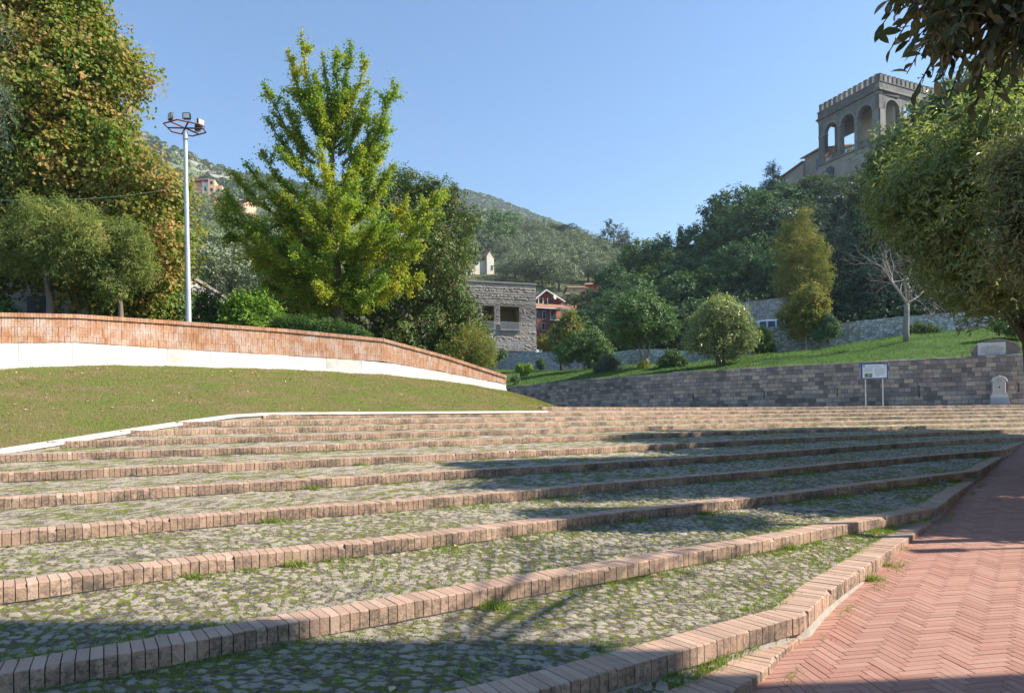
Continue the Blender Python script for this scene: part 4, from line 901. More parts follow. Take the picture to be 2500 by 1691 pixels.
def house(name, label, px0, px1, py_b, py_t, d, depth, rot, wall, roof, rise=1.2, over=.4, windows=(), gable=True, parent_loc=None, ridge='x', wm='whitepl', extra=None):
    a = P(px0, py_b, d); b = P(px1, py_b, d); wdt = (b-a)[0]/cos(R(rot)); hgt = P((px0+px1)/2, py_t, d)[2]-P((px0+px1)/2, py_b, d)[2]
    f = FR((a[0], a[1], P((px0+px1)/2, py_b, d)[2]), R(rot)); th = empty(name, tuple(f.o)); tag(th, label, 'house')
    mb = MB(); f.box(mb, 0, wdt, -depth, 0, -3, hgt)
    if ridge == 'y': mb.poly([f(0, 0, hgt), f(wdt, 0, hgt), f(wdt/2, 0, hgt+rise)], f.N*-depth)
    mb.build('wall', M[wall], th)
    if roof:
        mb = MB(); tk = .14
        if ridge == 'x':
            mb.poly([f(-over, over, hgt-.02), f(wdt+over, over, hgt-.02), f(wdt+over, -depth/2, hgt+rise), f(-over, -depth/2, hgt+rise)], f.Z*tk)
            mb.poly([f(-over, -depth-over, hgt-.02), f(wdt+over, -depth-over, hgt-.02), f(wdt+over, -depth/2, hgt+rise), f(-over, -depth/2, hgt+rise)], f.Z*tk)
            mb.build('roof', M[roof], th)
            mb = MB(); mb.poly([f(0, 0, hgt), f(0, -depth, hgt), f(0, -depth/2, hgt+rise-.05)], f.T*wdt); mb.build('gable', M[wall], th)
        elif ridge == 'y':
            mb.poly([f(-over, over, hgt-.15), f(wdt/2, over, hgt+rise), f(wdt/2, -depth-over, hgt+rise), f(-over, -depth-over, hgt-.15)], f.Z*tk)
            mb.poly([f(wdt+over, over, hgt-.15), f(wdt/2, over, hgt+rise+.002), f(wdt/2, -depth-over, hgt+rise+.002), f(wdt+over, -depth-over, hgt-.15)], f.Z*tk)
            mb.build('roof', M[roof], th)
        else:
            f.box(mb, -over, wdt+over, -depth-over, over, hgt, hgt+.25); mb.build('roof', M[roof], th)
    for (u0, u1, v0, v1) in windows:
        mb = MB(); f.box(mb, u0*wdt, u1*wdt, -.05, .05, v0*hgt, v1*hgt); wf = mb.build('window', M[wm], th)
        mb = MB(); e = .12*(u1-u0)*wdt; f.box(mb, u0*wdt+e, u1*wdt-e, .0, .07, v0*hgt+e, v1*hgt-e); mb.build('pane', M['dark'], wf)
    return th, f, wdt, hgt

# orange villa beyond the stone building
d = 140
vt, vf, vw, vh = house('orange_villa', 'orange villa with red tiled roofs and white trimmed windows right of the square stone building', 1311, 1344, 806, 752, d, 9, 22, 'redpl', None, windows=[(.42, .68, .52, .9), (.35, .62, .02, .36), (.0, .16, .55, .85)])
kk = d/FPX
mb = MB(); vf.box(mb, vw, vw+3.8, -8.5, -.9, -3, vh*.52); vf.box(mb, vw, vw+3.8, -8.5, -2.6, vh*.52, vh); mb.build('orange_wing', M['orange'], vt)
mb = MB(); vf.box(mb, vw+.02, vw+3.9, -2.6, .05, vh*.48, vh*.52); vf.box(mb, vw+.02, vw+.2, -.15, .02, vh*.52, vh); vf.box(mb, vw+3.6, vw+3.85, -.15, .02, vh*.52, vh); mb.build('balcony', M['whitepl'], vt)
mb = MB(); vf.box(mb, vw+.8, vw+2.6, -2.65, -2.5, vh*.55, vh*.92); mb.build('balcony_door', M['dark'], vt)
mb = MB()
for i in range(20): vf.box(mb, vw+.3+i*.18, vw+.34+i*.18, -.03, .01, vh*.52, vh*.66)
vf.box(mb, vw+.2, vw+3.8, -.04, .02, vh*.66, vh*.675); mb.build('railing', M['rail'], vt)
mb = MB(); mb.poly([vf(-.7, .9, vh+.05), vf(vw+4.6, .9, vh+.05), vf(vw+3.8, -2.0, vh+1.2), vf(-.2, -2.0, vh+1.2)], vf.Z*.18); mb.build('lower_roof', M['tiles'], vt)
mb = MB(); vf.box(mb, -.9, vw+4.7, .88, 1.0, vh-.12, vh+.1); mb.build('gutter', M['whitepl'], vt)
mb = MB(); x1 = vw+3.4; vf.box(mb, .2, x1, -8, -2.2, vh+.3, vh+2.0); xm = vw*.95
mb.poly([vf(.2, -2.2, vh+2.0), vf(x1, -2.2, vh+2.0), vf(xm, -2.2, vh+3.9)], vf.N*-5.5); mb.build('attic', M['redpl'], vt)
mb = MB(); mb.poly([vf(xm, -1.6, vh+4.1), vf(x1+.7, -1.6, vh+1.9), vf(x1+.7, -8.5, vh+1.9), vf(xm, -8.5, vh+4.1)], vf.Z*.16); mb.poly([vf(xm, -1.6, vh+4.1), vf(-.5, -1.6, vh+1.4), vf(-.5, -8.5, vh+1.4), vf(xm, -8.5, vh+4.1)], vf.Z*.16); mb.build('roof', M['tiles'], vt)
mb = MB(); mb.tube([vf(xm, -1.4, vh+4.15), vf(-.6, -1.4, vh+1.4)], .17, 6); mb.tube([vf(xm, -1.4, vh+4.15), vf(x1+.8, -1.4, vh+1.9)], .14, 6)
for u in (.3, .55, .8): vf.box(mb, vw*u*1.4, vw*u*1.4+.18, -2.15, -2.0, vh+.9, vh+2.6)
mb.build('white_bargeboard', M['whitepl'], vt)
mb = MB(); vf.box(mb, .8, 2.6, -2.2, -2.1, vh+1.0, vh+2.1); vf.box(mb, 3.2, 4.6, -2.2, -2.1, vh+1.0, vh+2.1); mb.build('attic_window', M['dark'], vt)
mb = MB(); mb.tube([vf(vw+1.5, -1.0, vh+2.6), vf(vw+1.6, -.8, vh+2.65)], .42, 14); mb.build('satellite_dish', M['whitepl'], vt)

house('tiled_house', 'low red roofed house above and right of the orange villa', 1392, 1432, 712, 703, 170, 8, 5, 'peach', 'tiles', 1.0, .5, [(.2, .3, .2, .8)])
house('tiled_house', 'smaller red roofed house with dark gable half hidden by the dark trees', 1432, 1458, 706, 696, 178, 7, -8, 'redpl', 'tiles', 1.1, .5)
house('tiled_house', 'pale house front with curved roof edge directly right of the orange villa roof', 1384, 1408, 733, 718, 155, 7, 10, 'peach', 'whitepl', .5, .4, ridge='flat')
house('hill_house', 'pale pink flat house among the olive trees near the dark wood', 1518, 1532, 672, 646, 232, 8, 8, 'pink', 'whitepl', 1, .1, [(.3, .6, .5, .8)], ridge='flat')
house('hill_house', 'low peach house with grey shed roof among the olive trees', 1482, 1509, 672, 659, 232, 8, 4, 'peach', 'tiles2', .9, .2)
house('hill_house', 'small white flat roofed house on the ridge under the dark pines', 1150, 1174, 577, 571, 345, 8, 0, 'whitepl', 'whitepl', .5, .4, ridge='flat')
# hillside chapel
ct, cf, cw, ch_ = house('chapel', 'cream chapel with pedimented front and tiled nave among the olive trees', 1189, 1206, 660, 625, 228, 16, 30, 'creamplaster', 'tiles2', 2.0, .25, [(.52, .85, .02, .42)], ridge='y'); ct['category'] = 'chapel'
mb = MB(); cf.box(mb, -5.6, -.02, -15, -1.2, -3, ch_*.72); mb.build('side_aisle', M['creamplaster'], ct)
mb = MB(); mb.poly([cf(-5.9, -.9, ch_*.70), cf(0, -.9, ch_*.95), cf(0, -15, ch_*.95), cf(-5.9, -15, ch_*.70)], cf.Z*.15); mb.build('aisle_roof', M['tiles2'], ct)
mb = MB(); cf.box(mb, -3.6, -2.7, -1.25, -1.1, ch_*.40, ch_*.60); mb.build('aisle_window', M['dark'], ct)
mb = MB(); cf.box(mb, cw/2-.04, cw/2+.04, -.04, .04, ch_+2.0, ch_+2.9); cf.box(mb, cw/2-.25, cw/2+.25, -.03, .03, ch_+2.5, ch_+2.58); mb.build('cross', M['oldstone'], ct)
# pink apartment houses on the left slope
d = 300
pt, pf, pw, ph = house('pink_apartment_house', 'pink and peach stepped apartment house beside the floodlight mast', 494, 508, 494, 445, d, 11, 12, 'whitepl', 'pink', .5, .2, [(.3, .75, .55, .8), (.3, .75, .2, .4)], ridge='flat')
mb = MB(); pf.box(mb, -4.8, -.02, -12, -1, -3, ph*1.02); mb.build('left_block', M['pink'], pt)
mb = MB(); pf.box(mb, pw+.01, pw+2.7, -11, .6, -3, ph*1.15); mb.build('tower', M['peach'], pt)
mb = MB(); mb.poly([pf(-5.2, .2, ph*1.05), pf(pw+.2, .4, ph*1.15), pf(pw+.2, -12, ph*1.22), pf(-5.2, -12, ph*1.1)], pf.Z*.3); mb.build('red_parapet', M['pink'], pt)
mb = MB(); pf.box(mb, pw+2.71, pw+5.6, -10, .2, -3, ph*.88); mb.build('right_block', M['peach'], pt)
for (x, z) in ((pw+1.0, .98), (pw+1.0, .62), (pw+1.0, .25), (pw+3.9, .6), (pw+3.9, .2)):
    mb = MB(); pf.box(mb, x, x+.9, .58 if x < pw+3 else .18, .68 if x < pw+3 else .28, ph*z-.6, ph*z+.8); mb.build('window', M['dark'], pt)
mb = MB()
for z in (.18, .55): pf.box(mb, -5, pw-1, .0, 1.2, ph*z-.9, ph*z-.7)
mb.build('balcony', M['whitepl'], pt)
house('long_house', 'long low house with orange eaves stepping down the slope right of the pink apartment house', 545, 600, 505, 495, 300, 9, -14, 'pink', 'tiles', 1.6, .5)
house('long_house', 'narrow terrace roof just under the pink apartment house', 515, 548, 492, 484, 303, 9, -10, 'peach', 'tiles', 1.2, .5)

# grey outbuilding with roller shutter behind the garden wall
a = P(-160, 765, 32); b = P(452, 765, 33.5); fO = FR((a[0], a[1], P(100, 800, 32)[2]), math.atan2((b-a)[1], (b-a)[0])); lw = np.hypot(*(b-a)[:2])
th = empty('outbuilding', tuple(fO.o)); tag(th, 'grey plastered outbuilding with a dark louvred shutter behind the small trees and brick wall', 'building')
hO = P(440, 668, 33.3)[2]-fO.o[2]
mb = MB(); fO.box(mb, 0, lw, -7, 0, -1, hO); mb.build('wall', M['greyplaster'], th)
mb = MB(); fO.box(mb, -.3, lw+.1, -7.1, .3, hO, hO+.16); mb.build('roof_slab', M['concrete'], th)
def ox(px): u = (px-CX)/FPX; return (fO.o[0]-u*fO.o[1])/(u*sin(fO.a)-cos(fO.a))
x0, x1 = ox(71), ox(152); zz1 = P(110, 722, 32.5)[2]-fO.o[2]
mb = MB(); fO.box(mb, x0, x1, -.02, .05, -.8, zz1); sh = mb.build('shutter', M['shutter'], th)
mb = MB()
for i in range(22): z = -.4+i*.10; 
for i in range(30):
    z = zz1-.18-i*.085; mb.add([fO(x0+.12, .055, z), fO(x1-.12, .055, z), fO(x1-.12, .10, z-.05), fO(x0+.12, .10, z-.05)], [[0, 1, 2, 3]])
mb.build('louvre_slats', plain('slat_paint', two((.12, .13, .17), (.17, .18, .23)), 3, .45, 0), sh)

# ================================================================== CASTLE
dC = 128.0; Cc = P(2146, 215, dC)            # cornice corner, nearest point
La = P(1998, 300, dC+13.5); Ra = P(2330, 235, dC+9)
M['castle'] = plain('castle_tuff', [(.25, (.11, .105, .10)), (.5, (.19, .178, .165)), (.75, (.30, .28, .25))], .8, .95, .6, .05)
M['castlelt'] = plain('castle_plaster', [(.25, (.30, .25, .19)), (.5, (.44, .37, .28)), (.8, (.56, .49, .38))], .5, .95, .3)
M['castleold'] = plain('castle_bastion', [(.25, (.22, .19, .17)), (.5, (.34, .30, .26)), (.7, (.50, .46, .41))], .35, .95, .6)
zc = Cc[2]                      # cornice height
Cb = P(2146, 530, dC)[2]
def face(A, B): d_ = (B-A)[:2]; return FR((A[0], A[1], 0), math.atan2(d_[1], d_[0])), np.hypot(*d_)
fl, lenl = face(np.array([La[0], La[1], 0]), np.array([Cc[0], Cc[1], 0])); frr, lenr = face(np.array([Cc[0], Cc[1], 0]), np.array([Ra[0], Ra[1], 0]))
th = empty('castle_loggia', (Cc[0], Cc[1], zc-20)); tag(th, 'crenellated stone castle loggia with tall open arches on the wooded hilltop', 'castle')
zf = P(2000, 400, dC+13.5)[2]; zf = zc-9.3     # loggia floor
def arcade(f, length, n, name, thick=.9):
    edge_w = 1.15; bay = (length-2*edge_w)/n; pier = bay*.22; zsp = zc-3.55; r = (bay-pier)/2
    for i in range(n):   # arch spandrel over each bay
        c = edge_w+bay*(i+.5); m_ = 14
        for y in (0, -thick):
            pass
        V = []; ang = np.linspace(pi, 0, m_)
        for a_ in ang: V.append((c+r*cos(a_), zsp+r*sin(a_)))
        topz = zc-.9; mb = MB()
        Vt = [(c-bay/2+(bay)*k_/(m_-1), topz) for k_ in range(m_)]
        for k_ in range(m_-1):
            (xa, za), (xb, zb) = V[k_], V[k_+1]; (xc, zc_), (xd, zd) = Vt[k_], Vt[k_+1]
            mb.add([f(xa, 0, za), f(xb, 0, zb), f(xd, 0, zd), f(xc, 0, zc_), f(xa, -thick, za), f(xb, -thick, zb), f(xd, -thick, zd), f(xc, -thick, zc_)], [[0, 1, 2, 3], [7, 6, 5, 4], [0, 4, 5, 1]], .5)
        for sx, k_ in ((-1, 0), (1, m_-1)):
            xe = c+sx*bay/2; xi = c+sx*r
            mb.poly([f(min(xi, xe), 0, zsp), f(max(xi, xe), 0, zsp), f(xe, 0, topz)] if False else [f(xi, 0, zsp), f(xe, 0, zsp), f(xe, 0, topz)], f.N*-thick)
        mb.build('arch', M['castle'], th)
        mb = MB()
        for a0_, a1_ in zip(ang[:-1], ang[1:]):
            ro = r+.32; mb.add([f(c+q_*cos(a_), .09, zsp+q_*sin(a_)) for a_ in (a0_, a1_) for q_ in (r, ro)]+[f(c+q_*cos(a_), -.05, zsp+q_*sin(a_)) for a_ in (a0_, a1_) for q_ in (r, ro)], [[0, 2, 3, 1], [1, 3, 7, 5], [0, 4, 6, 2]], .8)
        mb.build('archivolt', M['castle'], th)
        mb = MB(); nb = 9
        for k_ in range(nb): x = c-r+2*r*(k_+.5)/nb; f.box(mb, x-.07, x+.07, -.35, -.2, zf, zf+.85)
        f.box(mb, c-r, c+r, -.4, -.15, zf+.85, zf+1.02); f.box(mb, c-r, c+r, -.4, -.15, zf-.02, zf+.1); f.box(mb, c-.18, c+.18, -.42, -.1, zf, zf+1.04); mb.build('balustrade', M['castle'], th)
    for i in range(n+1):
        x = edge_w+bay*i; w_ = pier/2; x0, x1 = (0 if i == 0 else x-w_), (length if i == n else x+w_); mb = MB()
        if i not in (0, n): f.box(mb, x0, x1, -thick, 0, zf-.3, zsp)
        else: f.box(mb, x0, x1+(w_ if i == 0 else 0)*0, -thick, 0, zf-.3, zsp+.0); 
        if i == 0: f.box(mb, 0, edge_w+w_, -thick+.003, -.003, zf-.3, zsp); f.box(mb, 0, edge_w, -thick+.006, -.006, zsp, zc-.9)
        if i == n: f.box(mb, length-edge_w-w_, length, -thick+.003, -.003, zf-.3, zsp); f.box(mb, length-edge_w, length, -thick+.006, -.006, zsp, zc-.9)
        mb.build('pier', M['castle'], th)
        mb = MB(); f.box(mb, x0-.08, x1+.08, -thick-.05, .1, zsp-.28, zsp-.02); f.box(mb, x0+.12, x1-.12, 0, .12, zf, zsp-.28); mb.build('pilaster', M['castle'], th)
    mb = MB(); f.box(mb, -.1, length+.1, -thick+.01, .05, zc-.9, zc-.35); f.box(mb, -.35, length+.35, -thick, .38, zc-.35, zc); f.box(mb, -.1, length+.1, -thick+.02, .08, zc, zc+1.35); f.box(mb, -.25, length+.2, -thick, .2, zc+1.30, zc+1.42); mb.build('cornice', M['castle'], th)
    nm = int(round(length/1.22)); mg = MB()
    for i in range(nm):
        x = (i+.5)*length/nm; mb = MB(); f.box(mb, x-.36, x+.36, -.62, .05, zc+1.42, zc+2.75); f.box(mb, x-.42, x+.42, -.68, .1, zc+2.75, zc+2.86); mb.build('merlon', M['castle'], th)
arcade(fl, lenl, 3, 'left'); arcade(frr, lenr, 4, 'right')
# floor, ceiling and back wall of the loggia (the far end of the left arm is open to the sky)
mb = MB(); fl.box(mb, 0, lenl, -5.2, -.1, zf-.6, zf-.02); mb.build('floor_slab', M['castle'], th)
mb = MB(); fl.box(mb, 0, lenl, -5.2, -.9, zc-1.0, zc-.4); mb.build('ceiling', plain('loggia_ceiling', two((.04, .03, .025), (.07, .055, .045)), 2), th)
mb = MB(); fl.box(mb, lenl*.36, lenl-.9, -5.3, -4.7, zf-.5, zc-.9); frr.box(mb, 4.5, lenr, -5.2, -4.7, zf-.5, zc-.9); mb.build('back_wall', M['castlelt'], th)
mb = MB(); fl.box(mb, .0, 1.1, -5.2, -4.4, zf-.3, zc-.9); fl.box(mb, 0, lenl*.36, -5.2, -4.5, zc-3.6, zc-.9); mb.build('rear_pier', M['castle'], th)
# substructure
mb = MB(); zb_ = zf-9
mb.add([fl(-.6, 1.4, zb_), fl(lenl+.6, 1.4, zb_), fl(lenl, .15, zf-.3), fl(0, .15, zf-.3), fl(-.6, -14, zb_), fl(lenl+.6, -14, zb_), fl(lenl, -13, zf-.3), fl(0, -5.2, zf-.3)], [[0, 1, 2, 3], [1, 5, 6, 2], [5, 4, 7, 6], [4, 0, 3, 7]])
mb.add([frr(.05, 1.4, zb_), frr(lenr+.6, 1.4, zb_), frr(lenr, .15, zf-.3), frr(.05, .15, zf-.3)], [[0, 1, 2, 3]])
sb = mb.build('battered_base', M['castleold'], th)
mb = MB(); fl.box(mb, -.1, lenl+.1, -.2, .45, zf-.55, zf-.25); mb.build('string_course', M['castle'], th)
mb = MB(); c = 3.3; ang = np.linspace(0, pi, 12); mb.poly([fl(c-1.1, .95, zf-5), fl(c+1.1, .95, zf-5)]+[fl(c+1.1*cos(a_), .55+.4*0, zf-2.7+1.1*sin(a_)) for a_ in ang], fl.N*.15); mb.build('dark_arch', M['dark'], sb)
# older wing to the left, with tiled roof and sloping bastion
th = empty('castle_wing', tuple(fl(-6, 0, zf-8))); tag(th, 'older plastered castle wing with sloping bastion and tiled eaves left of the open arches', 'castle')
mb = MB(); fl.box(mb, -4.6, -.02, -9, -.8, zf-11, zf+3.2); mb.build('upper_block', M['castleold'], th)
mb = MB(); mb.poly([fl(-5.3, -.2, zf+3.0), fl(-.03, -.2, zf+3.4), fl(-.03, -9.5, zf+5.4), fl(-5.3, -9.5, zf+5.2)], fl.Z*.25); mb.build('tiled_roof', M['tiles2'], th)
mb = MB(); fl.box(mb, -1.5, -.5, -.85, -.72, zf-.6, zf+1.7); mb.build('blue_shutter', plain('blue_shutter', two((.07, .13, .22), (.1, .17, .28)), 2), th)
mb = MB()
mb.add([fl(-12.6, .6, zf-12), fl(-4.62, 1.2, zf-12), fl(-4.62, -.6, zf+2.2), fl(-11.2, -.6, zf+.9), fl(-12.6, -9, zf-12), fl(-4.62, -9, zf-12), fl(-4.62, -9, zf+2.2), fl(-11.2, -9, zf+.9)], [[0, 1, 2, 3], [1, 5, 6, 2], [5, 4, 7, 6], [4, 0, 3, 7], [3, 2, 6, 7]])
mb.build('bastion', M['castleold'], th)
mb = MB(); mb.poly([fl(-12.0, .0, zf+.75), fl(-4.63, .0, zf+2.2), fl(-4.63, -9.4, zf+3.6), fl(-12.0, -9.4, zf+2.2)], fl.Z*.22); mb.build('bastion_roof', M['tiles2'], th)

# ================================================================== FLOODLIGHT MAST
dL = 26.0; pb = P(461, 800, dL); ptop = P(452, 318, dL); kk = dL/FPX
pb[2] -= .6
lean = (ptop-pb)
th = empty('floodlight_mast', tuple(pb)); tag(th, 'tall pale steel mast with a rusty hexagonal ring and small floodlights', 'lamp post')
def pp(f): return pb+lean*f
mb = MB(); rr = 6.0*kk
mb.tube([pp(0), pp(.1), pp(.45), pp(.452), pp(.72), pp(.722), pp(.985)], [rr*1.18, rr*1.1, rr*1.02, rr*.92, rr*.90, rr*.82, rr*.78], 16); mb.build('pole', M['galv'], th, smooth=False)
mb = MB()
for f in (.62, .66): mb = MB(); mb.tube([pp(f), pp(f+.003)], rr*1.03, 14); mb.build('pole_collar', M['galv'], th)
mb = MB(); mb.tube([pp(.955), pp(.99)], rr*.95, 14); mb.build('pole_collar', M['galv'], th)
ring = []; ctr = ptop+np.array([0, 0, .08]); RR = 47.5*kk
ringpt = [ctr+np.array([RR*cos(a_), RR*sin(a_), 0]) for a_ in np.radians([-25, 35, 95, 155, 215, 275])]
ring_pts = ringpt+[ringpt[0]]
mb = MB()
for i in range(6): mb.tube([ring_pts[i], ring_pts[i+1]], .03, 4)
for i in range(6): m_ = (ring_pts[i]+ring_pts[i+1])/2; mb.tube([ctr, m_], .032, 4)
mb.build('ring_frame', M['rust'], th)
for (px, py, yaw, tilt, dd) in ((417, 285, -40, 15, -.1), (456, 284, 5, 5, .25), (490, 299, 60, 8, .1), (483, 311, 150, 20, .3)):
    c = P(px, py, dL+dd); f = FR(c, R(yaw)); mb = MB(); hw, hh = .145, .125
    mb.poly([f(-hw, .05, -hh+.03), f(-hw+.03, .05, -hh), f(hw-.03, .05, -hh), f(hw, .05, -hh+.03), f(hw, .05, hh-.03), f(hw-.03, .05, hh), f(-hw+.03, .05, hh), f(-hw, .05, hh-.03)], -f.N*.09)
    fl_ = mb.build('floodlight', M['black'], th)
    mb = MB(); f.box(mb, -hw+.035, hw-.035, .04, .056, -hh+.04, hh-.03); mb.build('lamp_glass', M['glass'], fl_)
    mb = MB(); mb.tube([f(-hw-.01, 0, 0), f(-hw-.01, 0, -hh-.06), f(hw+.01, 0, -hh-.06), f(hw+.01, 0, 0)], .012, 4); mb.build('bracket', M['black'], fl_)
# green wire
mb = MB(); xs = np.linspace(-60, 458, 24); mb.tube([P(x, 489-(x/458.)**3*38 if x > 0 else 489, 24.5+1.4*max(x, 0)/458) for x in xs], .007, 5)
o = mb.build('overhead_wire', M['wire']); tag(o, 'thin pale green wire strung from the mast across the autumn tree', 'wire')
# utility poles on the olive hill
for x, yb, yt, lab in ((1344, 658, 632, 'thin pale utility pole standing among the olive trees below the ridge'), (1405, 672, 648, 'second pale utility pole lower down the olive grove nearer the dark wood')):
    mb = MB(); mb.tube([P(x, yb+6, 215), P(x, yt, 215)], .16, 6); mb.tube([P(x-2, yt+3, 215), P(x+2, yt+3, 215)], .08, 5); o = mb.build('utility_pole', M['galv']); tag(o, lab, 'utility pole', 'utility poles on the olive hill')

# ================================================================== VEGETATION
def unit(v): return v/(np.linalg.norm(v, axis=-1, keepdims=True)+1e-9)
def leaf_geo(Pp, D, Nn, L, W):
    """4-vertex leaf: base, side, tip, side (slightly folded)"""
    D = unit(D); Sd = unit(np.cross(D, Nn)); Nn = np.cross(Sd, D)
    L = L[:, None]; W = W[:, None]
    V = np.empty((len(Pp), 4, 3)); V[:, 0] = Pp; V[:, 1] = Pp+D*L*.45+Sd*W*.5+Nn*W*.12; V[:, 2] = Pp+D*L-Nn*L*.10; V[:, 3] = Pp+D*L*.45-Sd*W*.5+Nn*W*.12
    return V.reshape(-1, 3), np.arange(len(Pp)*4).reshape(-1, 4)
def crown_mesh(name, lobes, n, L, W, mat, parent=None, lpc=10, tl=.35, droop=0., seed=1, inner=.2, spread=.9, flat=.85, shell=.35, rough=.3, upb=.15, mixrnd=.5, sub=6, tang=.75, nout=1.1):
    """lobes: (centre3, radii3). leaves on sprigs filling the lobes' outer shells"""
    if sub:
        r0 = np.random.default_rng(seed+999); nl_ = []
        for c0, rr0 in lobes:
            rr0 = np.array(np.broadcast_to(rr0, 3), float); nl_.append((c0, rr0*.84))
            for _ in range(sub):
                dv = r0.normal(size=3); dv[2] = dv[2]*.8+.15; dv /= np.linalg.norm(dv); q_ = r0.uniform(.26, .46); nl_.append((np.array(c0)+dv*rr0*(1.02-q_*.45), rr0*q_))
        lobes = nl_
    rg = np.random.default_rng(seed); C_ = np.array([l[0] for l in lobes]); Rr = np.array([np.broadcast_to(l[1], 3) for l in lobes], float)
    ar = (Rr.prod(1))**(2/3); pr = ar/ar.sum(); nc = max(4, int(n/lpc*1.4)); k = rg.choice(len(lobes), nc, p=pr)
    dr = unit(rg.normal(size=(nc, 3)))
    bump_ = 1-rough+2*rough*fbm(dr*2.2+k[:, None]*7.3+seed, 3)
    f = rg.random(nc)**shell*bump_
    c = C_[k]+dr*Rr[k]*f[:, None]
    dist = np.min(np.where(np.arange(len(lobes))[None] == k[:, None], 9, np.linalg.norm((c[:, None]-C_[None])/Rr[None], axis=2)), axis=1)
    keep = (dist > .72) | (rg.random(nc) < inner); c = c[keep]; dr = dr[keep]; k = k[keep]
    if len(c) > n//lpc: s_ = rg.permutation(len(c))[:max(1, n//lpc)]; c = c[s_]; dr = dr[s_]
    tw = unit(dr+rg.normal(size=c.shape)*.7+np.array([0, 0, upb-droop])); m = len(c)
    s_ = rg.random((m, lpc)); pos = c[:, None]+tw[:, None]*(s_*tl)[..., None]+rg.normal(size=(m, lpc, 3))*tl*.16
    pos[..., 2] -= droop*tl*s_**2
    D = unit(tw[:, None]+rg.normal(size=(m, lpc, 3))*spread+np.array([0, 0, -droop])); Nn = unit(np.array([0, 0, 1.])*flat*.55+dr[:, None]*nout+rg.normal(size=(m, lpc, 3))*.5)
    D = unit(D*(1-tang)+unit(np.cross(Nn, rg.normal(size=(m, lpc, 3)))+np.array([0, 0, -.25]))*tang)
    sz = rg.uniform(.65, 1.25, (m, lpc)); rnd = (1-mixrnd)*rg.random((m, 1))+mixrnd*rg.random((m, lpc))
    V, F = leaf_geo(pos.reshape(-1, 3), D.reshape(-1, 3), Nn.reshape(-1, 3), (sz*L).ravel(), (sz*W).ravel())
    return mesh(name, V, F, mat, parent, rnd=np.repeat(rnd.ravel(), 4))
def trunk_mesh(name, base, top, r, lobes, mat, parent, seed=1, nl=7, bend=.3, stems=1, forkz=.45):
    rg = np.random.default_rng(seed); mb = MB(); base = np.array(base); top = np.array(top); H = np.linalg.norm(top-base)
    forks = []
    for s_ in range(stems):
        b = base+(rg.normal(size=3)*r*1.2*np.array([1, 1, 0]) if stems > 1 else 0); tp = top+(rg.normal(size=3)*H*.16*np.array([1, 1, .3]) if stems > 1 else 0)
        t_ = np.linspace(0, 1, 7)[:, None]; ln = b*(1-t_)+tp*t_+np.c_[np.sin(t_*5+s_), np.cos(t_*4+s_), t_*0]*bend*r*1.5*t_
        ln[0, 2] -= .3
        rs = r/(stems**.5); mb.tube(ln, np.linspace(1.25, .45, 7)*rs, 9); forks += [(ln[i], rs*(.9-.08*i)) for i in range(3, 7)]
    order = rg.permutation(len(lobes))[:nl]
    for i in order:
        p0, r0 = forks[rg.integers(len(forks))]; c = np.array(lobes[i][0])+rg.normal(size=3)*np.array(np.broadcast_to(lobes[i][1], 3))*.2
        t_ = np.linspace(0, 1, 5)[:, None]; ln = p0*(1-t_)+c*t_; ln[:, 2] += np.sin(t_[:, 0]*pi)*np.linalg.norm(c-p0)*.08
        mb.tube(ln, np.linspace(.6, .12, 5)*r0, 6)
        for _ in range(3):
            e = c+rg.normal(size=3)*np.array(np.broadcast_to(lobes[i][1], 3))*.55; mb.tube([ln[3], (ln[3]+e)/2+rg.normal(size=3)*.03, e], [.2*r0, .13*r0, .05*r0], 4)
    return mb.build(name, mat, parent, smooth=True)
def plobes(L, d, seed=0, dj=.45, squash=1.):
    """lobes given as picture (x, y, radius[, extra depth]) at distance d -> real ellipsoids with scattered depth"""
    rg = np.random.default_rng(seed); out = []
    for l in L:
        r = K(l[2], d); dd = d+(l[3] if len(l) > 3 else rg.uniform(-1, 1)*dj*r); c = P(l[0], l[1], dd); out.append((c, np.array([r, r*1.0, r*squash])))
    return out
def tree(name, label, d, L, base, top, mat, n, leaf, cat='tree', tr=.15, tmat='bark', seed=1, group=None, stems=1, nl=7, dj=.45, squash=1., parts=('crown', 'trunk'), **kw):
    lb = plobes(L, d, seed, dj, squash); b = P(base[0], base[1], base[2] if len(base) > 2 else d); tp = P(top[0], top[1], top[2] if len(top) > 2 else (base[2] if len(base) > 2 else d))
    th = empty(name, tuple(b)); tag(th, label, cat, group)
    crown_mesh(parts[0], lb, n, leaf[0], leaf[1], M[mat], th, seed=seed, **kw)
    if tr: trunk_mesh(parts[1], b, tp, tr, lb, M[tmat], th, seed, nl, stems=stems)
    return th

M['maple'] = leafmat('autumn_leaves', [(.08, (.06, .12, .018)), (.40, (.11, .17, .03)), (.54, (.20, .19, .045)), (.68, (.31, .20, .07)), (.88, (.40, .25, .11)), (.98, (.58, .40, .05))], .5, .4, .5, .42)
M['ginkgo'] = leafmat('ginkgo_leaves', [(.12, (.075, .16, .022)), (.38, (.15, .23, .03)), (.6, (.27, .30, .04)), (.8, (.44, .36, .04)), (.96, (.55, .38, .035))], .5, .45, .5, .5)
M['magnolia'] = leafmat('magnolia_leaves', [(.1, (.045, .085, .022)), (.4, (.07, .12, .028)), (.62, (.11, .13, .04)), (.82, (.20, .13, .055)), (.95, (.27, .19, .08))], .6, .15, .38, .35, .35)
M['cypress'] = leafmat('feathery_leaves', [(.15, (.08, .12, .04)), (.45, (.15, .19, .055)), (.7, (.24, .25, .08)), (.9, (.33, .25, .14))], .9, .35, .6, .5)
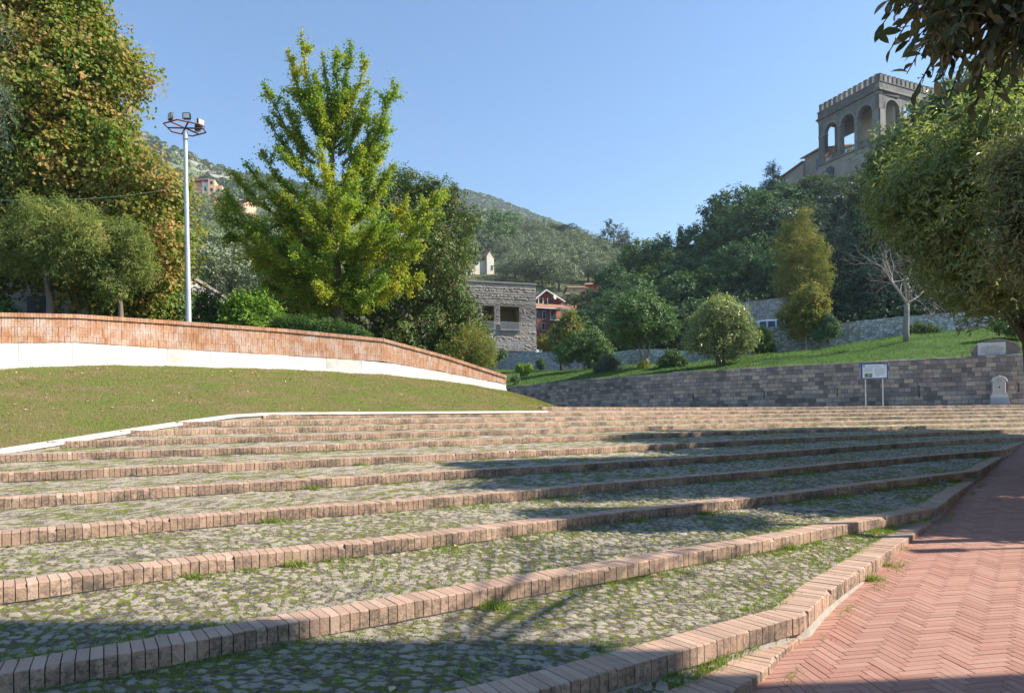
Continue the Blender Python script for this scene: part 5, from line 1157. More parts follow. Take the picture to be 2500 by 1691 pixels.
M['hedge'] = leafmat('hedge_leaves', [(.2, (.03, .07, .015)), (.6, (.07, .13, .025)), (.9, (.12, .18, .04))], 1.2, .2, .5, .4)
M['lime'] = leafmat('lime_shrub_leaves', [(.2, (.06, .13, .02)), (.55, (.14, .23, .03)), (.9, (.30, .33, .05))], .8, .3, .5, .5)
M['olive'] = leafmat('olive_leaves', [(.15, (.10, .12, .07)), (.5, (.16, .19, .11)), (.9, (.24, .27, .17))], .12, .08, .5, .5)
M['oak'] = leafmat('dark_wood_leaves', [(.15, (.04, .075, .038)), (.5, (.075, .125, .058)), (.85, (.12, .175, .075)), (.97, (.18, .21, .08))], .15, .18, .65, .55, .25)
M['grove'] = leafmat('mid_green_leaves', [(.15, (.045, .085, .03)), (.5, (.08, .135, .042)), (.85, (.13, .185, .06)), (.97, (.21, .22, .065))], .3, .2, .45, .5, .4)
M['grey'] = leafmat('grey_green_leaves', [(.15, (.045, .075, .045)), (.5, (.08, .115, .075)), (.9, (.15, .18, .12))], .3, .15, .45, .4, .4)
M['yellow'] = leafmat('yellowing_leaves', [(.1, (.07, .11, .03)), (.4, (.13, .155, .04)), (.65, (.20, .18, .05)), (.85, (.29, .20, .06)), (.97, (.36, .32, .08))], .5, .35, .6, .4)
M['laurel'] = leafmat('laurel_leaves', [(.1, (.06, .095, .04)), (.4, (.13, .165, .07)), (.7, (.23, .25, .115)), (.93, (.32, .29, .15)), (.99, (.42, .48, .10))], .35, .45, .3, .25, .9)
M['bronze'] = leafmat('bronze_leaves', [(.1, (.06, .085, .035)), (.45, (.12, .14, .06)), (.7, (.20, .17, .09)), (.9, (.28, .32, .08))], .6, .22, .35, .4, .5)
M['magoak'] = leafmat('evergreen_branch_leaves', [(.1, (.04, .05, .02)), (.45, (.08, .085, .035)), (.7, (.17, .13, .065)), (.95, (.27, .18, .10))], .8, .3, .3, .3, .5)
M['conifer'] = leafmat('conifer_needles', [(.2, (.018, .04, .022)), (.7, (.035, .07, .03))], .4, .05, .5, .5)
M['undergrowth'] = leafmat('undergrowth_leaves', [(.2, (.016, .034, .016)), (.6, (.03, .058, .024)), (.9, (.055, .08, .03))], .1, .15, .5, .5)  # darkened to stand in for shadow between the tree crowns

# ---- big autumn tree on the left
tree('autumn_tree', 'huge broadleaf tree turning from green to rusty brown behind the orange brick wall', 27.5,
     [(100, 60, 130), (195, 70, 62), (-20, 150, 170), (140, 190, 120), (255, 160, 72), (318, 178, 38), (215, 300, 100), (280, 345, 62), (60, 360, 180), (230, 430, 130), (350, 465, 78), (415, 475, 48), (330, 580, 100), (410, 590, 62), (200, 590, 110), (60, 540, 130), (380, 670, 60), (250, 690, 80), (-110, 300, 190), (-110, 560, 180), (120, -60, 120), (-60, -60, 150), (200, 10, 45), (290, 130, 40), (330, 720, 50), (380, 730, 30)],
     (-75, 800, 29), (40, 330, 28), 'maple', 150000, (.165, .14), tr=.42, seed=21, lpc=14, tl=.8, droop=.5, nl=14, rough=.5, shell=.3, inner=.12, spread=.8)
# ---- two small feathery trees in front of it
tree('feathery_tree', 'small feathery yellow-green tree with a crooked trunk before the dark shutter', 24.5,
     [(60, 590, 62), (120, 560, 66), (185, 585, 58), (110, 615, 74), (20, 620, 58), (215, 635, 40), (-20, 600, 46), (30, 560, 40), (150, 510, 24), (60, 505, 32), (200, 530, 32), (240, 585, 26), (60, 640, 42), (165, 640, 40), (95, 520, 32)], (123, 800), (118, 660), 'cypress', 46000, (.12, .03), tr=.13, seed=22, lpc=12, tl=.32, rough=.4, inner=.5, shell=.4, droop=.1, upb=.3, spread=.8, group='small feathery trees behind the wall')
tree('feathery_tree', 'smaller feathery tree with a thin pale trunk nearer the floodlight mast', 25.0,
     [(290, 620, 52), (260, 560, 26), (325, 570, 24), (255, 655, 42), (330, 650, 44), (300, 580, 38), (280, 690, 36), (340, 610, 30)], (295, 800), (292, 680), 'cypress', 22000, (.12, .03), tr=.09, seed=23, lpc=12, tl=.32, rough=.4, inner=.5, shell=.4, droop=.1, upb=.3, spread=.8, group='small feathery trees behind the wall')
# ---- drooping conifer spray at the picture edge
tree('weeping_conifer', 'drooping pale grey-green conifer sprays before the autumn tree at the edge of view', 15,
     [(-10, 235, 26), (5, 280, 22), (-25, 300, 30), (-5, 330, 16), (-5, 20, 20), (8, 55, 12), (-60, 200, 60), (-60, 60, 60), (-80, 400, 60)], (-90, 960), (-70, 100), 'grey', 7000, (.10, .010), tr=.16, seed=24, lpc=14, tl=.4, droop=.9, spread=.35)
# ---- shrubs behind the wall
def shrub(label, d, L, mat, n, leaf, seed, cat='shrub', group=None, base=None, **kw):
    lb = plobes(L, d, seed, .5); b = lb[0][0].copy(); b[2] -= lb[0][1][2]*1.2
    th = empty('shrub', tuple(b)); tag(th, label, cat, group); crown_mesh('foliage', lb, n, leaf[0], leaf[1], M[mat], th, seed=seed, **kw)
    trunk_mesh('stem', b, lb[0][0], .05, lb, M['bark'], th, seed, 4, stems=3); return th
shrub('round lime green shrub between the mast and the ginkgo above the brick wall', 30, [(620, 745, 40), (590, 765, 40), (650, 770, 36), (615, 790, 40), (575, 800, 30), (640, 800, 36)], 'lime', 11000, (.12, .09), 31)
shrub('loose green bush directly right of the floodlight mast', 34, [(510, 740, 34), (480, 770, 36), (540, 775, 34), (500, 800, 40), (550, 805, 30)], 'grove', 9000, (.13, .07), 32)
shrub('leafy bush at the foot of the mast under the autumn tree', 29, [(430, 745, 28), (405, 770, 34), (380, 770, 34), (340, 765, 30), (300, 775, 28)], 'grove', 9000, (.13, .06), 33, droop=.3)
shrub('dark shrub in the gap left of the ginkgo trunk', 38, [(680, 735, 44), (720, 760, 40), (750, 770, 36), (690, 770, 40)], 'oak', 8000, (.14, .09), 34)
shrub('small rounded leafy bush at the left end of the brick wall under the grey outbuilding', 24.5, [(-5, 764, 20), (20, 766, 15), (-30, 766, 24)], 'grove', 1800, (.12, .09), 35)
hl_ = [(690, 792, 20), (720, 792, 24), (755, 797, 24), (790, 802, 24), (825, 806, 22), (858, 812, 19), (890, 820, 14), (668, 797, 16)]
lb = plobes(hl_, 28, 36, .2); th = empty('hedge', tuple(lb[3][0])); tag(th, 'low clipped green hedge along the back of the brick wall under the ginkgo', 'hedge'); crown_mesh('foliage', lb, 22000, .055, .03, M['hedge'], th, seed=36, lpc=8, tl=.16, upb=.6)

# ---- ginkgo: limbs reaching to the spires seen against the sky
def spire_tree(name, label, d, base, axis, tips, mat, leaf, n, seed, tr=.3, cat='tree'):
    rg = np.random.default_rng(seed); A = np.array([P(x, y, d) for x, y in axis]); b = P(base[0], base[1], d)
    th = empty(name, tuple(b)); tag(th, label, cat); mb = MB()
    ax = resample(np.vstack([b, A]), .6); ax[:, 0] += np.sin(np.arange(len(ax))*.5)*.05; mb.tube(ax, np.linspace(tr, .04, len(ax)), 9)
    segs = []   # polyline, leafiness
    def limb(p0, p1, r, sub=True, curve=.12):
        t_ = np.linspace(0, 1, 9)[:, None]; ln = p0*(1-t_)+p1*t_; L_ = np.linalg.norm(p1-p0); ln[:, 2] -= np.sin(t_[:, 0]*pi)*L_*curve; ln += rg.normal(size=ln.shape)*L_*.012
        mb.tube(ln, np.linspace(r, .012, 9), 5); segs.append((ln, L_))
        if sub:
            for k in range(int(L_*3.6)):
                i = rg.uniform(.15, .97); q = ln[0]*(0)+np.array([np.interp(i*8, np.arange(9), ln[:, c]) for c in range(3)]); dv = unit(p1-p0); 
                dd = unit(dv*.8+rg.normal(size=3)*.55+np.array([0, 0, .15])); l_ = L_*rg.uniform(.14, .30)*(1.15-i*.6); limb2(q, q+dd*l_, r*.35)
    def limb2(p0, p1, r):
        t_ = np.linspace(0, 1, 5)[:, None]; ln = p0*(1-t_)+p1*t_+rg.normal(size=(5, 3))*.03; mb.tube(ln, np.linspace(max(r, .015), .008, 5), 4); segs.append((ln, np.linalg.norm(p1-p0)))
    for (x, y, sx, sy, dy) in tips:
        limb(P(sx, sy, d), P(x, y, d+dy), .09)
    # fill in the limbs pointing to and away from the camera, envelope taken from the tips
    hs = [(t_[1], abs(t_[0]-axis[0][0])) for t_ in tips]
    for k in range(64):
        yy = rg.uniform(190, 740); w_ = np.interp(yy, [100, 200, 320, 480, 580, 700, 760], [15, 60, 125, 200, 250, 225, 140])*rg.uniform(.55, .95); ang = rg.uniform(0, 2*pi)
        cxp = np.interp(yy, [100, 300, 790], [790, 808, 822]); p1 = P(cxp, yy, d)+np.array([cos(ang)*K(w_, d), sin(ang)*K(w_, d)*.9, 0]); p0 = P(np.interp(yy+110, [100, 300, 790], [790, 808, 822]), min(yy+rg.uniform(60, 120), 720), d)
        limb(p0, p1, .07)
    mb.build('trunk', M['bark'], th, smooth=True); segs.append((ax[len(ax)//3:], 9.)); 
    Lt = np.array([s_[1] for s_ in segs]); cnt = rg.multinomial(n, Lt/Lt.sum()); PP = []; DD = []; RR_ = []
    for (ln, L_), c in zip(segs, cnt):
        if c == 0: continue
        s_ = rg.random(c)**.8; ii = s_*(len(ln)-1); q = np.stack([np.interp(ii, np.arange(len(ln)), ln[:, k]) for k in range(3)], 1); q += rg.normal(size=q.shape)*rg.choice([.05, .09, .15], (len(q), 1))
        PP.append(q); DD.append(unit(rg.normal(size=q.shape)+np.array([0, 0, -.2]))); RR_.append(np.full(c, rg.random()))
    PP = np.concatenate(PP); DD = np.concatenate(DD); RR_ = np.concatenate(RR_); sz = rg.uniform(.7, 1.25, len(PP))
    V, F = leaf_geo(PP, DD, unit(rg.normal(size=PP.shape)+np.array([.3, -.5, .8])), sz*leaf[0], sz*leaf[1]); mesh('crown', V, F, M[mat], th, rnd=np.repeat(.35*RR_+.65*rg.random(len(PP)), 4)); return th
tips = [(735, 95, 775, 330, 0), (707, 130, 760, 300, .3), (855, 108, 825, 330, 0), (893, 142, 835, 300, -.3), (820, 115, 815, 300, .5), (650, 215, 770, 400, -.5), (655, 288, 765, 430, .4), (695, 245, 770, 380, .6), (975, 198, 835, 400, 0), (905, 215, 830, 380, .5), (945, 270, 840, 430, -.6), (920, 300, 840, 450, .5),
        (637, 368, 780, 520, -.8), (600, 400, 780, 560, .5), (575, 425, 780, 580, -.4), (545, 478, 785, 620, .5), (540, 500, 790, 640, -.8), (555, 560, 790, 660, .8), (600, 610, 795, 690, -.5), (640, 690, 800, 700, .5), (620, 640, 800, 690, -1), (950, 335, 840, 480, .3), (960, 400, 840, 540, -.4), (940, 440, 840, 560, .5), (1000, 480, 845, 620, -.8), (1060, 520, 850, 640, -.6), (1090, 460, 850, 600, .3), (1030, 600, 850, 690, -1), (985, 650, 850, 710, -1.2), (960, 700, 840, 720, -.8), (680, 745, 810, 720, -.6), (740, 770, 815, 735, -.9), (880, 745, 820, 730, -.9), (920, 560, 840, 650, -1.5), (700, 560, 800, 660, -1.8), (760, 480, 805, 600, -2), (860, 420, 815, 560, -1.8), (800, 620, 812, 700, -2.2)]
spire_tree('ginkgo_tree', 'tall spiky ginkgo with bright green and yellow leaves rising against the sky', 33, (828, 800), [(822, 700), (812, 500), (808, 350), (800, 220), (790, 130)], tips, 'ginkgo', (.09, .10), 170000, 41, .26)

tree('magnolia_tree', 'dark glossy magnolia with bronze leaf backs behind and right of the ginkgo', 38,
     [(960, 475, 52), (1005, 458, 38), (1068, 472, 36), (1000, 425, 12), (975, 418, 12), (1048, 520, 68), (1108, 480, 22), (1110, 560, 56), (1000, 600, 100), (1075, 640, 84), (1118, 625, 40), (1020, 740, 110), (1085, 700, 44), (1118, 790, 52), (1160, 848, 34), (1128, 752, 40), (1152, 800, 36), (1172, 835, 24), (950, 720, 100), (900, 780, 70), (1110, 850, 70), (1010, 830, 90), (1050, 900, 60), (930, 830, 60), (860, 760, 60)],
     (1010, 890), (1020, 560), 'magnolia', 62000, (.20, .075), tr=.3, seed=42, lpc=14, tl=.5, droop=.1, spread=.9, nl=12, rough=.4, shell=.3, inner=.1)
shrub('olive green bush with brownish tips at the low end of the brick wall', 34, [(1150, 830, 36), (1185, 858, 26), (1120, 860, 36), (1160, 880, 30), (1190, 890, 18), (1090, 880, 30)], 'yellow', 9000, (.10, .05), 43, lpc=8)

# ================================================================== far trees built from shared crowns
def proto_crown(kind, seed, nleaf, mat, leaf, shape):
    lb = []; rg = np.random.default_rng(seed)
    if shape == 'round': lb = [(np.array([0, 0, .55]), np.array([.42, .42, .38]))]+[(np.array([cos(a_)*.26, sin(a_)*.26, rg.uniform(.38, .72)]), np.array([.24]*3)*rg.uniform(.8, 1.2)) for a_ in rg.uniform(0, 6.28, 7)]+[(np.array([0, 0, .88]), np.array([.2, .2, .16]))]
    if shape == 'olive': lb = [(np.array([cos(a_)*.3, sin(a_)*.3, rg.uniform(.4, .68)]), np.array([.26, .26, .2])*rg.uniform(.75, 1.2)) for a_ in np.linspace(0, 6.28, 8)[:-1]]+[(np.array([0, 0, .72]), np.array([.3, .3, .2]))]
    if shape == 'tall': lb = [(np.array([rg.uniform(-.08, .08), rg.uniform(-.08, .08), z]), np.array([w_, w_, .17])) for z, w_ in ((.2, .2), (.35, .26), (.5, .27), (.65, .24), (.8, .18), (.93, .10))]
    if shape == 'spruce':
        for z in np.linspace(.12, .97, 12):
            w_ = .30*(1-z)**.8+.02
            for a_ in rg.uniform(0, 6.28, 5): lb.append((np.array([cos(a_)*w_*.55, sin(a_)*w_*.55, z-.02]), np.array([w_*.55, w_*.55, .028])))
    if shape == 'umbrella': lb = [(np.array([cos(a_)*.3, sin(a_)*.3, .82]), np.array([.22, .22, .10])) for a_ in np.linspace(0, 6.28, 7)[:-1]]+[(np.array([0, 0, .86]), np.array([.3, .3, .12]))]
    o = crown_mesh('crown', lb, nleaf, leaf[0], leaf[1], M[mat], None, lpc=14, tl=leaf[0]*2.0, seed=seed, shell=.25, rough=.3, inner=.1, spread=.7, sub=0 if shape == 'spruce' else 4)
    me = o.data; bpy.data.objects.remove(o)
    mb = MB(); mb.tube([[0, 0, -.06], [.01, 0, .2], [0, .01, .5], [0, 0, .7 if shape != 'spruce' else .95]], [.035, .026, .018, .006], 6)
    for a_ in rg.uniform(0, 6.28, 5): mb.tube([[0, 0, .25], [cos(a_)*.1, sin(a_)*.1, .4], [cos(a_)*.22, sin(a_)*.22, .55]], [.016, .011, .004], 5)
    o2 = mb.build('trunk', M['bark'], None, smooth=True); me2 = o2.data; bpy.data.objects.remove(o2); return me, me2
PROTO = {}
def getp(kind):
    if kind not in PROTO:
        kk_ = {'oak': ('oak', 'round', 5200, (.060, .034)), 'oak2': ('oak', 'tall', 4600, (.055, .03)), 'grove': ('grove', 'round', 5200, (.060, .034)), 'greyoak': ('grey', 'round', 5200, (.055, .03)), 'feather': ('grey', 'tall', 5200, (.06, .02)),
               'poplar': ('grove', 'tall', 3600, (.055, .035)), 'olive': ('olive', 'olive', 4200, (.045, .025)), 'olive2': ('olive', 'round', 4200, (.045, .025)), 'spruce': ('conifer', 'spruce', 5200, (.05, .012)), 'pine': ('conifer', 'umbrella', 2600, (.05, .03)), 'autumn': ('yellow', 'round', 2600, (.06, .04)), 'darkpine': ('conifer', 'round', 3200, (.055, .03))}[kind]
        PROTO[kind] = [proto_crown(kind, 100+len(PROTO)*3+i, kk_[2], kk_[0], kk_[3], kk_[1]) for i in range(2)]
    return PROTO[kind]
def ftree(name, label, kind, base, h, wfac, rz, group=None, cat='tree', var=0):
    me, me2 = getp(kind)[var % 2]; th = empty(name, tuple(base), 0); tag(th, label, cat, group)
    c = bpy.data.objects.new('crown', me); COL.objects.link(c); c.parent = th; c.scale = (h*wfac, h*wfac, h); c.rotation_euler = (0, 0, rz)
    t_ = bpy.data.objects.new('trunk', me2); COL.objects.link(t_); t_.parent = th; t_.scale = (h*wfac, h*wfac, h); t_.rotation_euler = (0, 0, rz); return th
def surf(G, u, v):
    nv, nu = G.shape[:2]; x = u*(nu-1); y = v*(nv-1); i = min(int(x), nu-2); j = min(int(y), nv-2); fx_ = x-i; fy = y-j
    return G[j, i]*(1-fx_)*(1-fy)+G[j, i+1]*fx_*(1-fy)+G[j+1, i]*(1-fx_)*fy+G[j+1, i+1]*fx_*fy
def pix(p):
    X, Y, Z = p[0], p[1], p[2]-EYE; u = (X*cos(ROLL)-Z*sin(ROLL))/Y; v = (X*sin(ROLL)+Z*cos(ROLL))/Y; return CX+u*FPX, HY-v*FPX
# olive groves (every tree its own object)
cnt = 0; rg = np.random.default_rng(77)
def grove(G, u0, u1, v0, v1, nu_, nv_, hh, keepf, labelf, group):
    global cnt
    for j in range(nv_):
        for i in range(nu_):
            u = u0+(u1-u0)*(i+.5*(j % 2)+rg.uniform(-.3, .3))/nu_; v = v0+(v1-v0)*((j+rg.uniform(-.3, .3))/nv_)
            if not (0 <= u <= 1 and 0 <= v <= 1): continue
            p = surf(G, u, v); x, y = pix(p)
            if not keepf(x, y): continue
            ftree('olive_tree', labelf, ('olive', 'olive2')[cnt % 2], p-(0, 0, .3), hh*rg.uniform(.8, 1.3), rg.uniform(.95, 1.35), rg.uniform(0, 6.28), group, var=cnt); cnt += 1
grove(HO1, .0, 1, .07, .72, 15, 12, 7.5, lambda x, y: 395 < x < 780 and y < 800 or (1150 < x < 1200 and y < 690), 'silvery olive tree on the steep slope behind the floodlight mast', 'olive trees on the slope behind the mast')
grove(HO2, .15, .9, .28, .70, 15, 10, 9.0, lambda x, y: 1060 < x < 1590 and not (1142 < x < 1228 and 628 < y < 720) and not (1375 < x < 1470 and y > 692), 'silvery olive tree in the grove on the hill above the square stone building', 'olive trees on the central hill')
# specific trees along the ridge of the central hill
RID = [('darkpine', 1098, 560, 20, 1.1, 'dark pine clump at the start of the ridge above the white flat roofed house'), ('darkpine', 1124, 570, 12, 1.2, 'lower dark pine touching the clump on the ridge'), ('grove', 1190, 612, 18, 1.3, 'broad green tree just right of the chapel roof'), ('autumn', 1215, 588, 13, 1.3, 'yellowing tree at the ridge above the chapel'), ('grove', 1250, 590, 15, 1.1, 'bushy green tree on the ridge left of the tall cypresses'), ('spruce', 1310, 588, 11, .5, 'first slim dark cypress on the ridge'), ('spruce', 1328, 590, 13, .4, 'taller slim dark cypress on the ridge'), ('autumn', 1345, 575, 7, 1.3, 'small orange autumn tree on the ridge beside the flat topped pine'), ('pine', 1375, 592, 9, 2.2, 'flat topped umbrella pine on the ridge'), ('autumn', 1420, 600, 7, 1.5, 'rusty shrub on the ridge right of the umbrella pine'), ('darkpine', 1500, 625, 16, 1.1, 'round dark tree standing out on the skyline at the end of the olive hill'), ('spruce', 1472, 608, 7, .8, 'small dark tree on the skyline beside the round dark one'), ('autumn', 1440, 640, 6, .7, 'small yellow tree midway down the olive hill'), ('darkpine', 1525, 645, 11, 1.2, 'dark tree lower on the skyline where the olive hill meets the wood'),
       ('autumn', 1135, 610, 10, 1.2, 'autumn coloured tree behind the magnolia top')]
for k, (kd, x, y, h, wf, lab) in enumerate(RID):
    d_ = 345 if y < 606 else 300
    ftree('ridge_tree', lab, kd, P(x, y+6, d_), h, wf, k*1.3, var=k)

# ---- dark wooded hill under the castle: (px, base y, height px, width factor, depth, kind)
W_ = [(1462, 815, 90, .8, 112, 'oak'), (1505, 745, 100, .9, 124, 'oak'), (1440, 835, 80, .9, 104, 'oak'), (1540, 800, 130, .8, 106, 'oak'), (1500, 830, 120, .9, 98, 'oak'),
      (1530, 700, 90, .9, 134, 'oak'), (1572, 690, 110, .75, 132, 'grove'), (1615, 675, 105, .8, 132, 'grove'), (1665, 650, 100, .42, 130, 'poplar'), (1712, 640, 100, .8, 128, 'oak'), (1640, 720, 110, .9, 122, 'oak'), (1600, 770, 120, .95, 112, 'grove'), (1690, 740, 130, .9, 114, 'oak'),
      (1660, 800, 130, .9, 100, 'oak'), (1740, 700, 120, .9, 120, 'oak'), (1790, 590, 130, .9, 126, 'oak'), (1760, 600, 95, .9, 127, 'oak'), (1830, 570, 110, 1.0, 127, 'oak'), (1745, 780, 130, .9, 100, 'grove'), (1790, 740, 140, .9, 106, 'oak'),
      (1888, 500, 112, 1.0, 128, 'spruce'), (1810, 660, 150, .95, 114, 'oak'), (1860, 620, 150, .9, 112, 'oak'), (1910, 560, 110, 1.0, 120, 'oak'), (1920, 640, 150, .9, 108, 'greyoak'), (1975, 530, 95, 1.1, 120, 'oak'), (2012, 500, 80, 1.2, 121, 'greyoak'), (1960, 610, 130, 1.0, 110, 'oak'), (2060, 520, 90, 1.1, 118, 'oak'),
      (2030, 620, 170, .8, 104, 'feather'), (2085, 600, 160, .9, 106, 'feather'), (2130, 560, 130, 1.0, 108, 'oak'), (2000, 700, 180, .7, 98, 'feather'), (2060, 720, 180, .75, 94, 'feather'), (2125, 690, 180, .8, 94, 'oak'), (2170, 640, 170, .9, 96, 'feather'), (2230, 560, 160, 1.0, 104, 'grove'), (2180, 540, 100, 1.2, 112, 'grove'), (2280, 520, 170, 1., 98, 'grove'),
      (1850, 720, 140, .9, 98, 'oak'), (1900, 740, 130, .9, 92, 'oak'), (1950, 740, 120, .9, 90, 'oak'), (1560, 850, 110, 1, 92, 'oak'), (1620, 850, 110, 1, 90, 'grove'), (1700, 840, 110, 1., 88, 'oak'), (1470, 860, 90, 1, 94, 'grove'), (1770, 820, 100, 1, 84, 'oak'),
      (2190, 720, 150, .9, 82, 'oak'), (2240, 700, 150, .9, 80, 'oak'), (2310, 680, 160, .9, 78, 'grove'), (2380, 650, 170, .9, 76, 'oak'), (2450, 620, 180, .9, 76, 'oak'), (2350, 560, 180, 1, 86, 'oak'), (2450, 500, 180, 1, 86, 'grove'), (2560, 600, 200, 1, 74, 'oak'), (2600, 480, 220, 1, 84, 'oak'), (2750, 480, 240, 1, 76, 'oak'), (2900, 400, 240, 1, 78, 'oak'), (3100, 350, 260, 1, 74, 'oak'),
      (1425, 790, 56, .9, 125, 'oak'), (1402, 742, 34, 1.1, 150, 'grove'), (1440, 735, 36, 1.1, 150, 'oak'), (1480, 745, 50, .9, 140, 'oak'), (1540, 660, 50, .9, 165, 'oak')]
DESC = {'oak': 'dark round evergreen oak', 'grove': 'leafy green oak', 'feather': 'feathery grey-green tree', 'greyoak': 'pale grey-green evergreen oak', 'spruce': 'dark layered spruce', 'poplar': 'slim pointed leafy tree'}
def where(x, y):
    if y < 470: return 'close under the castle'
    a = 'at the skyline end of the wood' if x < 1560 and y < 640 else None
    v = 'on the upper' if y < 560 else ('halfway up the' if y < 680 else 'at the foot of the')
    if a: return a
    if x < 1500: s_ = 'beside the orange villa'
    elif x < 1620: s_ = 'behind the multi-stemmed tree'
    elif x < 1720: s_ = 'between the multi-stemmed tree and the round bush'
    elif x < 1850: s_ = 'above the round bush'
    elif x < 2000: s_ = 'behind the yellowing tree'
    elif x < 2180: s_ = 'under the castle arches'
    else: s_ = 'behind the bare tree and laurel'
    return f'{v} wood {s_}'
seen = {}
for k, (x, y, hp, wf, d_, kd) in enumerate(W_):
    lab = f'{DESC[kd]} {where(x, y-hp*.6)}'.replace('evergreen oak', 'oak').replace('the multi-stemmed tree and the round bush', 'the multi-stemmed tree and round bush').replace('pale grey-green oak', 'pale oak')
    ftree('spruce_tree' if kd == 'spruce' else 'woodland_tree', lab, kd, P(x, y+8, d_), K(hp, d_)*1.0, wf*1.3, k*2.1, 'trees of the dark wood below the castle', var=k)
# undergrowth cloaking the hill so that no bare slope shows
def scatter(name, G, n, L, W, mat, label, seed, vr=(0, 1), ur=(0, 1), lift=.3, keepf=None, thick=.8):
    rg = np.random.default_rng(seed); nv, nu = G.shape[:2]; u = rg.uniform(ur[0], ur[1], n)*(nu-1); v = rg.uniform(vr[0], vr[1], n)*(nv-1); i = np.clip(u.astype(int), 0, nu-2); j = np.clip(v.astype(int), 0, nv-2); fu = (u-i)[:, None]; fv = (v-j)[:, None]
    p = G[j, i]*(1-fu)*(1-fv)+G[j, i+1]*fu*(1-fv)+G[j+1, i]*(1-fu)*fv+G[j+1, i+1]*fu*fv
    hgt = fbm(p*.35, 3, seed)
    p[:, 2] += rg.uniform(0, 1, n)**.6*lift*(.4+2*np.clip(hgt-.3, 0, 1))
    if keepf is not None: m_ = keepf(p); p = p[m_]; n = len(p)
    sz = rg.uniform(.6, 1.3, n); V, F = leaf_geo(p, rg.normal(size=(n, 3)), rg.normal(size=(n, 3))+np.array([0, -.3, .9]), sz*L, sz*W)
    o = mesh(name, V, F, mat, rnd=np.repeat(rg.random(n), 4)); tag(o, label, kind='stuff'); return o
scatter('undergrowth', HR, 60000, .55, .4, M['undergrowth'], 'dense dark undergrowth and ivy covering the slope below the castle', 51, (0, .62), (0, .8), 1.3)
scatter('undergrowth', HO1, 12000, .5, .35, M['olive'], 'scrub and grass between the olive trees behind the mast', 52, (0, .8), (.0, 1), .5)
scatter('undergrowth', HO2, 9000, .7, .4, M['olive'], 'scrub and grass between the olive trees on the central hill', 53, (0, .7), (0.1, .95), .3)
# far mountain woods: leafy tufts in one mass
def woods(name, G, n, hgt, mat, label, seed, vr, ur, keepf=None, dens=None):
    rg = np.random.default_rng(seed); nv, nu = G.shape[:2]; u = rg.uniform(*ur, n)*(nu-1); v = rg.uniform(*vr, n)*(nv-1); i = np.clip(u.astype(int), 0, nu-2); j = np.clip(v.astype(int), 0, nv-2); fu = (u-i)[:, None]; fv = (v-j)[:, None]
    p = G[j, i]*(1-fu)*(1-fv)+G[j, i+1]*fu*(1-fv)+G[j+1, i]*(1-fu)*fv+G[j+1, i+1]*fu*fv
    if dens is not None: p = p[rg.random(n) < dens(p)]; n = len(p)
    h = hgt*rg.uniform(.5, 1.3, n); m = 9
    c = p[:, None]+unit(rg.normal(size=(n, m, 3))+np.array([0, 0, .5]))*(h[:, None, None]*.42)+np.array([0, 0, 1.])*(h[:, None, None]*.35)
    Nn = unit(c-(p[:, None]+np.array([0, 0, 1.])*h[:, None, None]*.2)); D = unit(np.cross(Nn, rg.normal(size=(n, m, 3))))
    L_ = np.repeat(h*.75, m); V, F = leaf_geo((c-D*(h*.37)[:, None, None]).reshape(-1, 3), D.reshape(-1, 3), Nn.reshape(-1, 3), L_, L_*.8)
    o = mesh(name, V, F, mat, rnd=np.repeat(np.repeat(rg.random(n), m)*.6+.4*rg.random(n*m), 4)); tag(o, label, kind='stuff'); return o
M['farwood'] = leafmat('far_wood_leaves', [(.1, (.045, .08, .025)), (.5, (.085, .12, .04)), (.8, (.14, .14, .05)), (.97, (.22, .16, .06))], .012, .05, .8, .6, .1)
woods('far_woods', HM1, 9000, 8.5, M['farwood'], 'scattered scrub and woods on the rocky mountain flank behind the mast', 61, (.3, .69), (.15, .95), dens=lambda p: np.clip((fbm(p*.014, 4, 5)-.42)*5, .05, 1)*np.clip(1.15-(p[:, 2]-150)/260, .15, 1))
woods('far_woods', HM2, 9000, 13, M['farwood'], 'continuous autumn tinted woods on the distant rounded mountain', 62, (.25, .69), (.1, .95))

# ================================================================== trees and shrubs on the green bank
tree('bank_tree', 'multi-stemmed tree with a rounded brownish green crown above the long grey stone wall', 58,
     [(1565, 770, 52), (1530, 790, 40), (1605, 775, 42), (1570, 745, 36), (1512, 800, 26), (1618, 798, 28), (1560, 800, 44), (1540, 750, 26), (1625, 795, 26)], (1577, 903), (1572, 810), 'grove', 22000, (.22, .13), tr=.22, seed=71, stems=5, nl=9, tmat='palebark', lpc=12, tl=.55, rough=.5, spread=.7)
tree('bank_tree', 'dense round bush-like tree with upright yellowish shoots on the green bank', 52,
     [(1755, 810, 56), (1700, 830, 36), (1812, 830, 36), (1760, 770, 36), (1725, 790, 34), (1790, 785, 34), (1760, 850, 40), (1735, 755, 14), (1775, 745, 15), (1752, 738, 12), (1800, 765, 14)], (1762, 900), (1757, 820), 'laurel', 26000, (.20, .09), tr=.2, seed=72, stems=3, lpc=12, tl=.6, upb=1.0, rough=.5, spread=.6)
tree('bank_tree', 'small tree with yellow-green top in front of the orange villa', 76,
     [(1385, 800, 28), (1368, 815, 22), (1405, 820, 26), (1380, 835, 32), (1390, 778, 16), (1362, 842, 18)], (1370, 900), (1370, 830), 'yellow', 12000, (.26, .16), tr=.14, seed=73, lpc=12, tl=.6, rough=.5, upb=.5)
tree('bank_tree', 'low spreading dark green tree on a leaning trunk at the end of the lawn', 67,
     [(1415, 842, 34), (1455, 848, 32), (1385, 858, 26), (1480, 860, 22), (1430, 865, 28), (1440, 830, 20)], (1437, 908), (1432, 855), 'grove', 14000, (.22, .12), tr=.15, seed=74, lpc=12, tl=.5, rough=.5, stems=2)
